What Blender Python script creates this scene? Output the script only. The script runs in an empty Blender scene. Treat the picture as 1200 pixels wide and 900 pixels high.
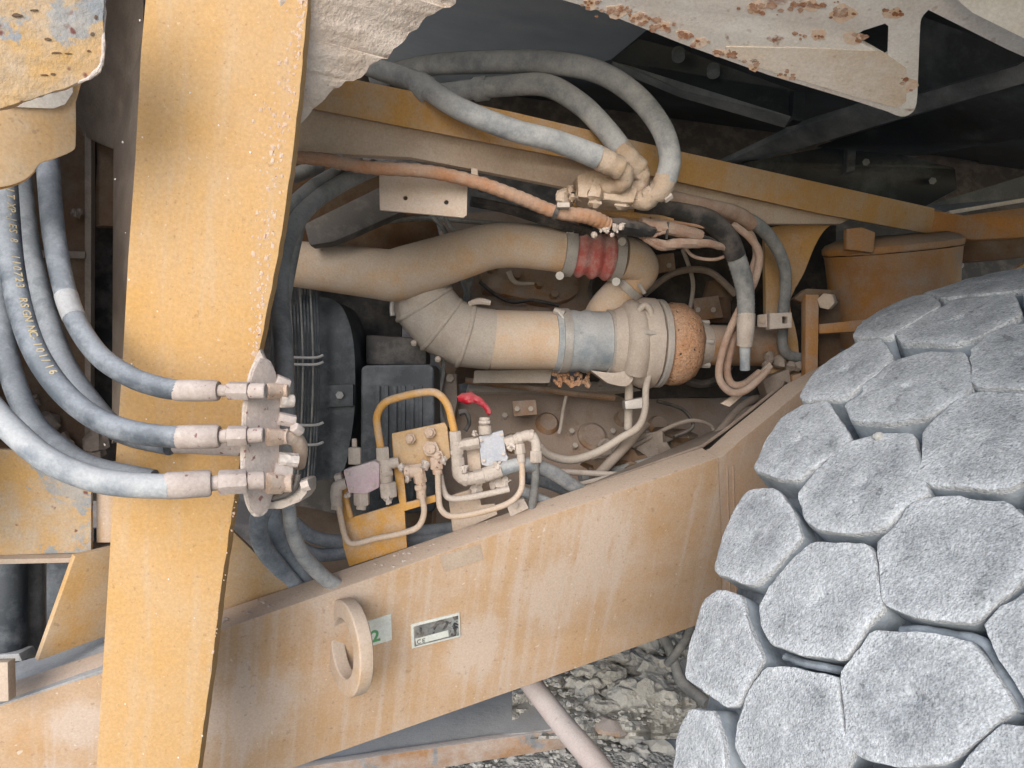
import bpy, bmesh, math, random
from mathutils import Vector, Matrix, noise
from mathutils.geometry import tessellate_polygon

# ------------------------------------------------------------------ camera, sky, sun, exposure
S = bpy.context.scene
COL = S.collection
CAM_H = 1.65
PITCH = math.radians(14.3)
ROLL = math.radians(8.0)
FOC = 924.0                      # focal length in pixels of the 1200 x 900 photograph
FWD = Vector((0, math.cos(PITCH), -math.sin(PITCH)))
_u = Vector((0, math.sin(PITCH), math.cos(PITCH)))
_r = Vector((1, 0, 0))
RIGHT = _r * math.cos(ROLL) + _u * math.sin(ROLL)
UP = _u * math.cos(ROLL) - _r * math.sin(ROLL)
CAM = Vector((0, 0, CAM_H))
ZUP = Vector((0, 0, 1))
cd = bpy.data.cameras.new('camera')
cd.sensor_width = 36.0
cd.lens = FOC / 1200.0 * 36.0
cd.clip_start = 0.02
cd.clip_end = 400
cam = bpy.data.objects.new('camera', cd)
COL.objects.link(cam)
m3 = Matrix((RIGHT, UP, -FWD)).transposed()
cam.matrix_world = Matrix.Translation(CAM) @ m3.to_4x4()
S.camera = cam

SUN_EL = math.radians(30)
SUN_AZ = math.radians(194)       # compass direction the light comes from, clockwise from +Y: behind the camera
w = bpy.data.worlds.new('World'); S.world = w; w.use_nodes = True
nt = w.node_tree
bg = nt.nodes['Background']
sky = nt.nodes.new('ShaderNodeTexSky')
sky.sky_type = 'NISHITA'; sky.sun_disc = False
sky.sun_elevation = SUN_EL; sky.sun_rotation = SUN_AZ
sky.air_density = 1.0; sky.dust_density = 1.0; sky.ozone_density = 1.0
nt.links.new(sky.outputs[0], bg.inputs[0])
bg.inputs[1].default_value = 0.12
sl = bpy.data.lights.new('sun', 'SUN'); sl.energy = 1.5; sl.angle = math.radians(38); sl.color = (1.0, .985, .97)
sun = bpy.data.objects.new('sun', sl); COL.objects.link(sun)
sdir = Vector((math.sin(SUN_AZ) * math.cos(SUN_EL), math.cos(SUN_AZ) * math.cos(SUN_EL), math.sin(SUN_EL)))
sun.rotation_euler = sdir.to_track_quat('Z', 'Y').to_euler()
S.view_settings.view_transform = 'Standard'; S.view_settings.look = 'None'
S.view_settings.gamma = 1.0; S.view_settings.use_curve_mapping = False
S.view_settings.exposure = 1.08
S.cycles.max_bounces = 5; S.cycles.diffuse_bounces = 4; S.cycles.glossy_bounces = 2

# ------------------------------------------------------------------ geometry helpers
def ray(px, py):
    return FWD + RIGHT * ((px - 600) / FOC) + UP * ((450 - py) / FOC)
def P(px, py, d):
    return CAM + ray(px, py) * d
class Plane:
    def __init__(s, p, n): s.p, s.n = p, n.normalized()
    def at(s, px, py):
        r = ray(px, py); t = (s.p - CAM).dot(s.n) / r.dot(s.n)
        return CAM + r * t
def vplane(a, b):
    """upright plane through two points given as (px, py, depth); its normal faces the camera"""
    p, q = P(*a), P(*b)
    n = (q - p).cross(ZUP).normalized()
    if n.dot(CAM - p) < 0: n = -n
    return Plane(p, n)
def zplane(z): return Plane(Vector((0, 0, z)), Vector((0, 0, 1)))
def dplane(a, b, c):
    p, q, r = P(*a), P(*b), P(*c)
    n = (q - p).cross(r - p).normalized()
    if n.dot(CAM - p) < 0: n = -n
    return Plane(p, n)

class MB:
    def __init__(s): s.v = []; s.f = []
    def add(s, vs, fs):
        o = len(s.v); s.v += [Vector(v) for v in vs]; s.f += [tuple(i + o for i in f) for f in fs]
    def tube(s, pts, rad, n=14, cap=True, flat=1.0):
        N = len(pts)
        if not isinstance(rad, (list, tuple)): rad = [rad] * N
        T = []
        for i in range(N):
            T.append((pts[min(i + 1, N - 1)] - pts[max(i - 1, 0)]).normalized())
        a = T[0].cross(ZUP)
        if a.length < .1: a = T[0].cross(Vector((1, 0, 0)))
        a.normalize()
        o = len(s.v)
        for i in range(N):
            a = (a - T[i] * a.dot(T[i])).normalized(); b = T[i].cross(a)
            for k in range(n):
                t = 2 * math.pi * k / n
                s.v.append(pts[i] + (a * math.cos(t) + b * math.sin(t) * flat) * rad[i])
        for i in range(N - 1):
            for k in range(n):
                k2 = (k + 1) % n
                s.f.append((o + i * n + k, o + i * n + k2, o + (i + 1) * n + k2, o + (i + 1) * n + k))
        if cap:
            s.f.append(tuple(o + k for k in reversed(range(n))))
            s.f.append(tuple(o + (N - 1) * n + k for k in range(n)))
    def cyl(s, p, q, r, r2=None, n=16):
        s.tube([p, q], [r, r if r2 is None else r2], n)
    def lathe(s, p, d, prof, n=24):
        """profile [(distance along d, radius)]"""
        d = d.normalized()
        s.tube_axis([p + d * t for t, _ in prof], d, [r for _, r in prof], n)
    def tube_axis(s, pts, d, rad, n):
        a = d.cross(ZUP)
        if a.length < .1: a = d.cross(Vector((1, 0, 0)))
        a.normalize(); b = d.cross(a); o = len(s.v)
        for p, r in zip(pts, rad):
            for k in range(n):
                t = 2 * math.pi * k / n
                s.v.append(p + (a * math.cos(t) + b * math.sin(t)) * r)
        for i in range(len(pts) - 1):
            for k in range(n):
                k2 = (k + 1) % n
                s.f.append((o + i * n + k, o + i * n + k2, o + (i + 1) * n + k2, o + (i + 1) * n + k))
        s.f.append(tuple(o + k for k in reversed(range(n))))
        s.f.append(tuple(o + (len(pts) - 1) * n + k for k in range(n)))
    def box(s, c, ax, ay, az):
        """centre and three half-extent vectors"""
        v = [c + ax * i + ay * j + az * k for i in (-1, 1) for j in (-1, 1) for k in (-1, 1)]
        s.add(v, [(0, 1, 3, 2), (4, 6, 7, 5), (0, 4, 5, 1), (2, 3, 7, 6), (0, 2, 6, 4), (1, 5, 7, 3)])
    def slab(s, loops, off):
        """outline (and holes) as lists of points, extruded by the vector off"""
        if isinstance(loops[0], Vector): loops = [loops]
        tris = tessellate_polygon(loops)
        flat = [p for l in loops for p in l]; n = len(flat); o = len(s.v)
        nrm = Vector((0, 0, 0))
        L = loops[0]
        for i in range(len(L)): nrm += (L[i] - L[0]).cross(L[(i + 1) % len(L)] - L[0])
        s.v += [p.copy() for p in flat] + [p + off for p in flat]
        for t in tris:
            a, b, c = t
            tn = (flat[b] - flat[a]).cross(flat[c] - flat[a])
            if tn.length < 1e-12: continue
            if tn.dot(off) > 0: a, c = c, a
            s.f.append((o + a, o + b, o + c)); s.f.append((o + n + c, o + n + b, o + n + a))
        k = 0
        for l in loops:
            m = len(l)
            for i in range(m):
                j = (i + 1) % m
                s.f.append((o + k + i, o + k + j, o + n + k + j, o + n + k + i))
            k += m
    def ball(s, c, r, sx=None, n=8, amp=0, seed=0, squash=None):
        o = len(s.v); rings = n // 2
        for i in range(rings + 1):
            th = math.pi * i / rings
            for k in range(n):
                ph = 2 * math.pi * k / n
                d = Vector((math.sin(th) * math.cos(ph), math.sin(th) * math.sin(ph), math.cos(th)))
                rr = r * (1 + amp * noise.noise(d * 1.3 + Vector((seed * 7.3, seed * 3.1, seed))))
                q = d * rr
                if squash: q = Vector((q.x * squash[0], q.y * squash[1], q.z * squash[2]))
                s.v.append(c + q)
        for i in range(rings):
            for k in range(n):
                k2 = (k + 1) % n
                s.f.append((o + i * n + k, o + (i + 1) * n + k, o + (i + 1) * n + k2, o + i * n + k2))
    def lump(s, amp, scale, off=0.0):
        for i, v in enumerate(s.v):
            s.v[i] = v + noise.noise_vector(v * scale + Vector((off, off, off))) * amp

def cr(pts, n=8):
    """Catmull-Rom through rows of floats"""
    out = []
    Q = [pts[0]] + list(pts) + [pts[-1]]
    for i in range(1, len(Q) - 2):
        for k in range(n):
            t = k / n
            a, b, c, d = Q[i - 1], Q[i], Q[i + 1], Q[i + 2]
            out.append(tuple(.5 * (2 * b[j] + (c[j] - a[j]) * t + (2 * a[j] - 5 * b[j] + 4 * c[j] - d[j]) * t * t + (3 * b[j] - a[j] - 3 * c[j] + d[j]) * t ** 3) for j in range(len(b))))
    out.append(tuple(pts[-1]))
    return out
def path(pp, n=8):
    """[(px, py, depth, radius in pixels)] -> points and radii in metres"""
    c = cr(pp, n)
    return [P(x, y, d) for x, y, d, r in c], [r * d / FOC for x, y, d, r in c]
def jag(poly, step, amp, seed=0, closed=True):
    """break up an outline in pixel space so that its edge looks encrusted"""
    rnd = random.Random(seed); out = []
    n = len(poly)
    for i in range(n if closed else n - 1):
        a, b = poly[i], poly[(i + 1) % n]
        L = math.hypot(b[0] - a[0], b[1] - a[1]); k = max(1, int(L / step))
        for j in range(k):
            t = j / k
            e = 0 if j == 0 else amp
            out.append((a[0] + (b[0] - a[0]) * t + rnd.uniform(-e, e), a[1] + (b[1] - a[1]) * t + rnd.uniform(-e, e)))
    return out
def rnd_poly(poly, r=.18, n=1):
    for _ in range(n):
        o = []
        for i in range(len(poly)):
            a, b = poly[i], poly[(i + 1) % len(poly)]
            o.append(tuple(a[j] + (b[j] - a[j]) * r for j in range(len(a))))
            o.append(tuple(a[j] + (b[j] - a[j]) * (1 - r) for j in range(len(a))))
        poly = o
    return poly

# ------------------------------------------------------------------ objects
def build(name, mb, mat, parent=None, bev=0.0, smooth=35, lump=None, sub=0, segs=2):
    me = bpy.data.meshes.new(name)
    base = parent['_w'] if parent is not None and '_w' in parent else None
    off = Vector(base) if base is not None else Vector((0, 0, 0))
    vs = [v - off for v in mb.v]
    me.from_pydata(vs, [], mb.f); me.validate()
    bm = bmesh.new(); bm.from_mesh(me)
    bmesh.ops.recalc_face_normals(bm, faces=bm.faces)
    if bev > 0:
        ed = [e for e in bm.edges if len(e.link_faces) == 2 and e.calc_face_angle(0) > .5]
        if ed: bmesh.ops.bevel(bm, geom=ed, offset=bev, segments=segs, profile=.6, affect='EDGES', clamp_overlap=True)
    if sub: bmesh.ops.subdivide_edges(bm, edges=bm.edges[:], cuts=sub, use_grid_fill=True)
    if lump:
        amp, sc = lump
        bm.normal_update()
        for v in bm.verts:
            q = (v.co + off) * sc
            v.co += v.normal * amp * (noise.noise(q) + .5 * noise.noise(q * 2.3)) 
    bm.to_mesh(me); bm.free()
    if smooth:
        me.shade_smooth()
        me.set_sharp_from_angle(angle=math.radians(smooth))
    me.materials.append(MAT[mat] if isinstance(mat, str) else mat)
    o = bpy.data.objects.new(name, me); COL.objects.link(o)
    if parent is not None:
        o.parent = parent
        o['_w'] = tuple(off)
    else: o['_w'] = (0.0, 0.0, 0.0)
    return o
def tag(o, label=None, cat=None, group=None, kind=None):
    if label: o['label'] = label
    if cat: o['category'] = cat
    if group: o['group'] = group
    if kind: o['kind'] = kind
    return o
def thing(name, base, label, cat, group=None):
    o = bpy.data.objects.new(name, None); COL.objects.link(o)
    o.location = base; o['_w'] = tuple(base); o.empty_display_size = .05
    return tag(o, label, cat, group)
def solo(name, mb, mat, label, cat, group=None, **k):
    return tag(build(name, mb, mat, **k), label, cat, group)
def tubeobj(name, pp, mat, parent=None, n=14, seg=8, **k):
    mb = MB(); a, b = path(pp, seg); mb.tube(a, b, n); return build(name, mb, mat, parent, **k)
def hexnut(mb, p, q, r): mb.cyl(p, q, r, n=6)

# ------------------------------------------------------------------ materials
MAT = {}
def mk(name, c1, c2, dust=(.55, .46, .38), amt=.4, up=.4, streak=0.0, speck=(.12, .05, .04), sa=0.0, ss=120, pale=0.0, rough=.75, spec=.25, bump=.35, scale=5.0, metal=0.0, bscale=70.0, bd=.003, fine=.12, chip=None, chipc=(.25, .26, .27), chips=9.0, cell=0.0, dw=.15, blot=None, rimdust=0.0):
    m = bpy.data.materials.new(name); m.use_nodes = True
    t = m.node_tree; N = t.nodes; L = t.links
    bs = N['Principled BSDF']
    geo = N.new('ShaderNodeNewGeometry'); pos = geo.outputs['Position']
    def nz(sc, det=6, ro=.6, vec=None, dist=0.0):
        n = N.new('ShaderNodeTexNoise'); n.inputs['Scale'].default_value = sc; n.inputs['Detail'].default_value = det
        n.inputs['Roughness'].default_value = ro; n.inputs['Distortion'].default_value = dist
        L.new(vec or pos, n.inputs['Vector']); return n.outputs[0]
    def mr(s, a, b, c=0.0, d=1.0):
        n = N.new('ShaderNodeMapRange'); n.inputs[1].default_value = a; n.inputs[2].default_value = b
        n.inputs[3].default_value = c; n.inputs[4].default_value = d; L.new(s, n.inputs[0]); return n.outputs[0]
    def mp(sx, sy, sz, o=0.0):
        n = N.new('ShaderNodeMapping'); n.inputs['Scale'].default_value = (sx, sy, sz); n.inputs['Location'].default_value = (o, o, o)
        L.new(pos, n.inputs['Vector']); return n.outputs[0]
    def mix(f, a, b, bt='MIX'):
        n = N.new('ShaderNodeMix'); n.data_type = 'RGBA'; n.blend_type = bt
        for s, v in ((n.inputs[0], f), (n.inputs[6], a), (n.inputs[7], b)):
            if isinstance(v, (int, float)): s.default_value = v
            elif isinstance(v, tuple): s.default_value = (*v, 1)
            else: L.new(v, s)
        return n.outputs[2]
    def ma(op, a, b):
        n = N.new('ShaderNodeMath'); n.operation = op; n.use_clamp = op in ('ADD',)
        for s, v in ((n.inputs[0], a), (n.inputs[1], b)):
            if isinstance(v, (int, float)): s.default_value = v
            else: L.new(v, s)
        return n.outputs[0]
    col = mix(mr(nz(scale, 4, .6, dist=.4), .38, .62), c1, c2)
    if chip:
        f = mr(nz(chips, 6, .62, mp(1, 1, 1, 3.3), .6), chip, chip + .035)
        col = mix(f, col, chipc)
    d = mr(nz(scale * 2.6, 6, .68, mp(1, 1, 1, 11.0)), .78 - .56 * amt - dw, .78 - .56 * amt + dw)
    if rimdust:
        at = N.new('ShaderNodeAttribute'); at.attribute_name = 'rim'
        d = ma('ADD', ma('MULTIPLY', d, .75), ma('MULTIPLY', at.outputs['Fac'], rimdust))
    if streak:
        d = ma('ADD', d, ma('MULTIPLY', mr(nz(1, 5, .55, mp(46, 46, 1.6)), .5, .66), streak))
    if blot:
        for bpos, brad in blot:
            vs = N.new('ShaderNodeVectorMath'); vs.operation = 'DISTANCE'; L.new(pos, vs.inputs[0]); vs.inputs[1].default_value = bpos
            d = ma('ADD', d, ma('MULTIPLY', mr(vs.outputs['Value'], brad, brad * .3), mr(nz(18, 5, .65, mp(1, 1, .4, 2.0)), .34, .58)))
    if up:
        sx = N.new('ShaderNodeSeparateXYZ'); L.new(geo.outputs['Normal'], sx.inputs[0])
        d = ma('ADD', d, ma('MULTIPLY', mr(sx.outputs[2], .15, .85), up))
    col = mix(ma('MULTIPLY', d, .93), col, dust)
    if sa:
        col = mix(ma('MULTIPLY', mr(nz(ss * 1.6, 2, .5, mp(1, 1, 1, 5.0)), .66, .72), sa), col, speck)
    if pale:
        col = mix(ma('MULTIPLY', mr(nz(ss * 1.5, 2, .5, mp(1, 1, 1, 9.0)), .71, .76), pale), col, (.70, .62, .52))
    if fine:
        col = mix(1.0, col, mr(nz(240, 2, .7), .25, .75, 1 - fine, 1 + fine), 'MULTIPLY')
    L.new(col, bs.inputs['Base Color'])
    bs.inputs['Roughness'].default_value = rough
    L.new(mr(d, 0, 1, rough * .8, min(1, rough * 1.25)), bs.inputs['Roughness'])
    bs.inputs['Specular IOR Level'].default_value = spec
    bs.inputs['Metallic'].default_value = metal
    h = nz(bscale, 5, .65)
    if cell:
        v = N.new('ShaderNodeTexVoronoi'); v.inputs['Scale'].default_value = cell; L.new(pos, v.inputs['Vector'])
        h = ma('ADD', ma('MULTIPLY', h, 1.0), ma('MULTIPLY', v.outputs[0], .6))
    b = N.new('ShaderNodeBump'); b.inputs['Strength'].default_value = bump; b.inputs['Distance'].default_value = bd
    L.new(h, b.inputs['Height']); L.new(b.outputs[0], bs.inputs['Normal'])
    MAT[name] = m
    return m

PINK = (.50, .40, .33)
mk('paint_post', (.51, .275, .072), (.48, .27, .09), (.49, .345, .21), amt=.38, up=.2, streak=.35, sa=.25, ss=110, pale=.3, bump=.1, scale=3, dw=.32)
mk('ochre_dusty', (.54, .31, .11), (.50, .31, .14), (.52, .39, .26), amt=.5, up=.2, sa=.25, ss=60, bump=.2)
_bp = vplane((0, 850, 1.30), (840, 640, 1.80))
mk('paint_beam', (.475, .275, .115), (.44, .275, .14), (.53, .42, .335), amt=.43, up=.9, streak=.4, sa=.25, ss=60, pale=.5, bump=.2, scale=3.5, dw=.3, blot=[(_bp.at(705, 640), .13), (_bp.at(640, 700), .10), (_bp.at(290, 830), .12), (_bp.at(400, 700), .08), (_bp.at(85, 850), .06), (_bp.at(560, 760), .09)])
mk('paint_cast', (.42, .25, .13), (.37, .24, .15), (.44, .35, .28), amt=.5, up=.6, streak=.6, bump=.25, scale=4, dw=.3)
mk('paint_dark', (.42, .19, .05), (.33, .16, .06), (.34, .26, .20), amt=.36, up=.6, streak=.2, bump=.25, pale=.2)
mk('paint_rail', (.47, .25, .07), (.42, .24, .09), (.44, .33, .24), amt=.38, up=.5, streak=.15, sa=.2, ss=60, bump=.25)
mk('dusty_tan', (.50, .33, .18), (.46, .34, .24), (.52, .42, .34), amt=.62, up=.7, streak=.15, sa=.12, ss=80, bump=.3)
mk('dusty_tan_light', (.62, .48, .34), (.66, .55, .43), (.70, .62, .54), amt=.5, up=0, streak=.3, sa=.3, ss=40, speck=(.34, .18, .1), bump=.3)
mk('dusty_pink', (.46, .34, .25), (.40, .30, .22), (.50, .40, .31), amt=.5, up=.5, sa=.12, ss=70, bump=.3)
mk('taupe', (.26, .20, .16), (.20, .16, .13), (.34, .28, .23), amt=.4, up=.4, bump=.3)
mk('brown_old', (.15, .08, .04), (.11, .065, .035), (.20, .15, .11), amt=.36, up=.6, sa=.3, ss=50, bump=.4)
mk('engine', (.30, .15, .06), (.20, .12, .07), (.32, .25, .20), amt=.42, up=.8, bump=.4, scale=7)
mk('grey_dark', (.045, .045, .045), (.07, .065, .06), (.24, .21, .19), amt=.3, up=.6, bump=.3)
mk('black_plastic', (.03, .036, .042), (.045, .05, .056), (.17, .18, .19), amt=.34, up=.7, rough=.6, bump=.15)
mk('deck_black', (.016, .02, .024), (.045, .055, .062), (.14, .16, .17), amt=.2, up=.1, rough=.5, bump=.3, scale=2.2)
mk('deck_grey', (.10, .115, .125), (.15, .165, .172), (.30, .315, .32), amt=.4, up=.2, rough=.6, bump=.3, scale=3)
mk('hose_blue', (.07, .08, .092), (.10, .112, .125), (.29, .305, .32), amt=.36, up=.75, rough=.7, bump=.25, scale=8, bscale=150, sa=.12)
mk('hose_pale', (.17, .19, .21), (.22, .235, .25), (.44, .44, .43), amt=.5, up=.7, rough=.75, bump=.25, scale=8, bscale=150)
mk('deck_blue', (.40, .45, .47), (.46, .50, .515), (.54, .56, .56), amt=.45, up=.1, rough=.6, bump=.3, scale=3)
mk('hose_deck', (.20, .21, .215), (.27, .275, .275), (.46, .45, .43), amt=.52, up=.5, rough=.8, bump=.1, scale=8, bscale=160)
mk('hose_pocket', (.15, .18, .21), (.20, .23, .26), (.38, .41, .44), amt=.5, up=.5, rough=.8, bump=.2, scale=9, bscale=150)
mk('bay_shade', (.022, .02, .018), (.04, .035, .03), (.11, .09, .075), amt=.35, up=.5, rough=.9, bump=.4)  # near-black: shade deep in the engine bay put into the colour
mk('hose_black', (.022, .022, .022), (.035, .033, .03), (.18, .15, .13), amt=.3, up=.6, rough=.65, bump=.2)
mk('hose_grey', (.12, .125, .125), (.16, .16, .155), (.30, .29, .27), amt=.45, up=.5, rough=.75, bump=.25, scale=9, bscale=140)
mk('mud', (.42, .34, .295), (.34, .27, .23), (.50, .425, .375), amt=.5, up=.4, speck=(.20, .09, .08), sa=.9, ss=70, pale=.3, rough=.95, bump=.4, bscale=80, bd=.003)
mk('mud_plain', (.50, .42, .36), (.42, .33, .26), (.58, .51, .45), amt=.5, up=.4, speck=(.2, .11, .08), sa=.35, ss=60, rough=.95, bump=.7, bscale=60, bd=.006, cell=120)
mk('mud_tan', (.46, .34, .24), (.40, .28, .18), (.54, .44, .35), amt=.45, up=.4, speck=(.2, .11, .08), sa=.4, ss=60, rough=.95, bump=.6, bscale=60, bd=.005)
mk('mud_red', (.52, .37, .27), (.46, .30, .20), (.58, .46, .37), amt=.45, up=.3, speck=(.20, .09, .07), sa=.9, ss=90, rough=.95, bump=.6, bscale=60, bd=.004)
mk('valve_pink', (.52, .36, .40), (.48, .36, .38), (.60, .53, .50), amt=.42, up=.6, rough=.9, bump=.4)
mk('valve_grey', (.36, .38, .42), (.42, .42, .44), (.56, .52, .50), amt=.4, up=.6, rough=.85, bump=.4)
mk('fitting', (.43, .36, .30), (.34, .27, .22), (.51, .44, .38), amt=.55, up=.5, speck=(.2, .1, .08), sa=.3, ss=90, rough=.9, bump=.5)
mk('paint_orange', (.62, .31, .055), (.56, .30, .08), (.54, .42, .33), amt=.33, up=.5, bump=.25, sa=.2, ss=90, scale=9)
mk('copper_loom', (.42, .20, .10), (.32, .16, .08), (.42, .29, .21), amt=.42, up=.5, rough=.9, bump=.6, bscale=180)
mk('pink_loom', (.36, .22, .15), (.28, .17, .12), (.44, .34, .27), amt=.45, up=.4, rough=.9, bump=.6, bscale=140)
mk('red_rubber', (.46, .10, .085), (.42, .12, .10), (.52, .36, .32), amt=.4, up=.5, rough=.85, bump=.2, scale=12)
mk('red_plastic', (.38, .012, .025), (.30, .015, .03), (.50, .28, .26), amt=.2, up=.3, rough=.5, bump=.15, scale=25)
mk('steel_clamp', (.40, .38, .35), (.32, .30, .27), (.46, .40, .35), amt=.4, up=.5, metal=.3, rough=.6, bump=.3)
mk('pipe_tan', (.55, .34, .18), (.50, .35, .23), (.53, .43, .34), amt=.54, up=.45, sa=.1, bump=.2, scale=6)
mk('pipe_bare', (.40, .33, .26), (.36, .30, .25), (.46, .40, .34), amt=.55, up=.6, bump=.3, scale=7)
mk('boot_blue', (.16, .19, .21), (.30, .32, .33), (.42, .41, .40), amt=.42, up=.6, chip=.60, chipc=(.03, .035, .04), chips=14, rough=.8, bump=.3)
mk('turbo', (.38, .31, .25), (.33, .27, .22), (.46, .39, .33), amt=.5, up=.6, bump=.5, bscale=120)
mk('wrap', (.52, .28, .15), (.46, .25, .14), (.50, .34, .24), amt=.35, up=.2, speck=(.06, .035, .03), sa=1.0, ss=55, bump=1.0, bscale=110, bd=.008, fine=.3)
mk('tyre', (.25, .262, .275), (.36, .372, .38), (.63, .642, .65), amt=.50, up=.0, rough=.95, spec=.2, bump=.7, bscale=200, bd=.003, scale=9, sa=.6, ss=120, speck=(.10, .105, .11), pale=.4, fine=.35, cell=380, dw=.2, chip=.60, chipc=(.17, .18, .185), chips=34, rimdust=.36)
mk('tyre_wall', (.24, .275, .305), (.32, .355, .385), (.45, .49, .525), amt=.5, up=.0, rough=.95, spec=.2, bump=.3, bscale=60, bd=.003, scale=10)
mk('tyre_side', (.08, .09, .10), (.13, .145, .16), (.36, .39, .42), amt=.48, up=.1, rough=.9, bump=.4, scale=6)
mk('white_rust', (.76, .72, .66), (.70, .64, .57), (.66, .57, .49), amt=.4, up=.1, chip=.60, chipc=(.26, .10, .045), chips=7, speck=(.3, .14, .07), sa=.3, ss=40, rough=.7, bump=.3, scale=5)
mk('rust_halo', (.62, .38, .22), (.68, .48, .33), (.70, .58, .48), amt=.5, up=0, rough=.9, bump=.3, scale=30)
mk('rust_scab', (.24, .09, .04), (.34, .15, .07), (.60, .45, .34), amt=.42, up=0, rough=.95, bump=.6, scale=30)
mk('white_plain', (.74, .70, .62), (.66, .60, .52), (.60, .52, .44), amt=.4, up=.1, speck=(.3, .14, .07), sa=.2, ss=40, rough=.7, bump=.3)
mk('chipped_plate', (.54, .31, .10), (.48, .31, .15), (.46, .39, .31), amt=.42, up=.2, chip=.55, chipc=(.27, .28, .285), chips=11, speck=(.16, .05, .04), sa=.9, ss=30, rough=.85, bump=.7, bscale=45, bd=.006)
mk('mud_plate', (.62, .50, .40), (.54, .42, .32), (.68, .58, .49), amt=.45, up=.1, speck=(.26, .15, .1), sa=.5, ss=60, rough=.95, bump=.9, bscale=60, bd=.006)
mk('ground', (.33, .32, .30), (.26, .255, .24), (.42, .41, .39), amt=.5, up=0, speck=(.09, .085, .08), sa=.5, ss=60, rough=1, bump=1.0, bscale=40, bd=.012, cell=90, scale=2.5)
mk('earth', (.42, .40, .36), (.35, .335, .30), (.55, .53, .485), amt=.58, up=.35, rough=1, bump=.9, bscale=60, bd=.008, scale=7, cell=70)
mk('stone', (.44, .43, .40), (.34, .335, .32), (.55, .53, .50), amt=.45, up=.4, rough=1, bump=.7, scale=12)
mk('rust_beam', (.36, .20, .10), (.30, .22, .17), (.46, .41, .38), amt=.42, up=.9, chip=.56, chipc=(.17, .19, .21), chips=8, rough=.9, bump=.6)
mk('dust_grey', (.25, .25, .25), (.30, .295, .29), (.42, .41, .40), amt=.5, up=.5, rough=.95, bump=.5)
mk('pipe_pink', (.50, .40, .37), (.55, .46, .44), (.56, .50, .47), amt=.45, up=.4, sa=.3, ss=50, speck=(.25, .18, .15), rough=.9, bump=.4)
mk('label_white', (.62, .64, .58), (.58, .60, .55), (.56, .52, .46), amt=.35, up=0, rough=.7, bump=.1, scale=20)
mk('label_steel', (.36, .37, .36), (.18, .185, .18), (.42, .38, .33), amt=.35, up=0, rough=.5, bump=.1, scale=14, metal=.3, chip=.55, chipc=(.05, .05, .05), chips=40)
mk('ink_green', (.10, .32, .13), (.12, .30, .14), amt=.2, up=0, bump=0)
mk('ink_black', (.03, .03, .03), (.04, .04, .04), amt=.1, up=0, bump=0)
mk('ink_gold', (.62, .48, .26), (.58, .46, .30), (.35, .33, .30), amt=.3, up=0, bump=0, scale=30)

# ================================================================== SETTING: ground
def ground():
    mb = MB()
    xs = [-40, -20, -10, -6, -4, -3] + [-2.4 + .2 * i for i in range(8)] + [-.8 + .03 * i for i in range(88)] + [1.84 + .2 * i for i in range(10)] + [4.5, 6, 10, 20, 40]
    ys = [-40, -20, -10, -5, -2, -1, -.4, 0, .4, .8, 1.1] + [1.3 + .03 * i for i in range(84)] + [3.9 + .3 * i for i in range(8)] + [7, 10, 20, 40]
    for y in ys:
        for x in xs:
            q = Vector((x, y, 0))
            k = 1 if (-.9 < x < 1.9 and 1.2 < y < 3.9) else .4
            z = .05 * noise.noise(q * 1.7) + k * (.022 * noise.noise(q * 7) + .014 * noise.noise(q * 19))
            # spoil heap behind the wheel
            hx, hy = x - MOUND[0], y - MOUND[1]
            z += .34 * math.exp(-(hx * hx / .16 + hy * hy / .12)) * (1 + .55 * noise.noise(q * 6) + .3 * noise.noise(q * 14))
            mb.v.append(Vector((x, y, z - .02)))
    n = len(xs)
    for j in range(len(ys) - 1):
        for i in range(n - 1):
            mb.f.append((j * n + i, j * n + i + 1, (j + 1) * n + i + 1, (j + 1) * n + i))
    o = build('ground', mb, 'ground', smooth=50)
    tag(o, kind='structure'); o['label'] = 'dusty grey stony ground under the machine'
GZ = zplane(0.0)
_m = GZ.at(770, 770); MOUND = (_m.x + .02, _m.y + .18)
ground()

# gravel, too fine to count
def gravel():
    rnd = random.Random(5); mb = MB()
    for i in range(1500):
        px, py = rnd.uniform(420, 860), rnd.uniform(735, 960)
        p = GZ.at(px, py)
        r = rnd.uniform(.004, .011)
        p.z = .05 * noise.noise(Vector((p.x, p.y, 0)) * 1.7) - .012
        mb.ball(p, r, n=6, amp=.5, seed=i * .37, squash=(1.2, 1, .7))
    tag(build('gravel', mb, 'stone', smooth=0), kind='stuff')['label'] = 'fine grey gravel scattered below the yellow beam'
gravel()
def mound_z(x, y):
    q = Vector((x, y, 0)); hx, hy = x - MOUND[0], y - MOUND[1]
    return .05 * noise.noise(q * 1.7) - .02 + .34 * math.exp(-(hx * hx / .16 + hy * hy / .12)) * (1 + .5 * noise.noise(q * 6))
rnd = random.Random(3)
STONES = [(708, 862, 11), (738, 868, 13), (752, 880, 8), (775, 875, 15), (740, 888, 9), (722, 866, 6), (692, 872, 7), (760, 862, 7),
          (700, 845, 9), (725, 845, 7), (780, 860, 9), (656, 880, 6), (600, 885, 7), (560, 890, 6), (640, 893, 7)]
for i, (x, y, r) in enumerate(STONES):
    p = GZ.at(x, y); d = (p - CAM).dot(FWD); p.z = mound_z(p.x, p.y) + .005
    mb = MB(); mb.ball(p, r * d / FOC, n=10, amp=.75, seed=i + .5, squash=(1.25, 1, .7))
    solo('stone', mb, 'stone', 'loose pale grey stone lying on the gravel below the yellow beam', 'stone', 'loose stones on the gravel', smooth=25)
p = GZ.at(708, 861); d = (p - CAM).dot(FWD)
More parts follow.
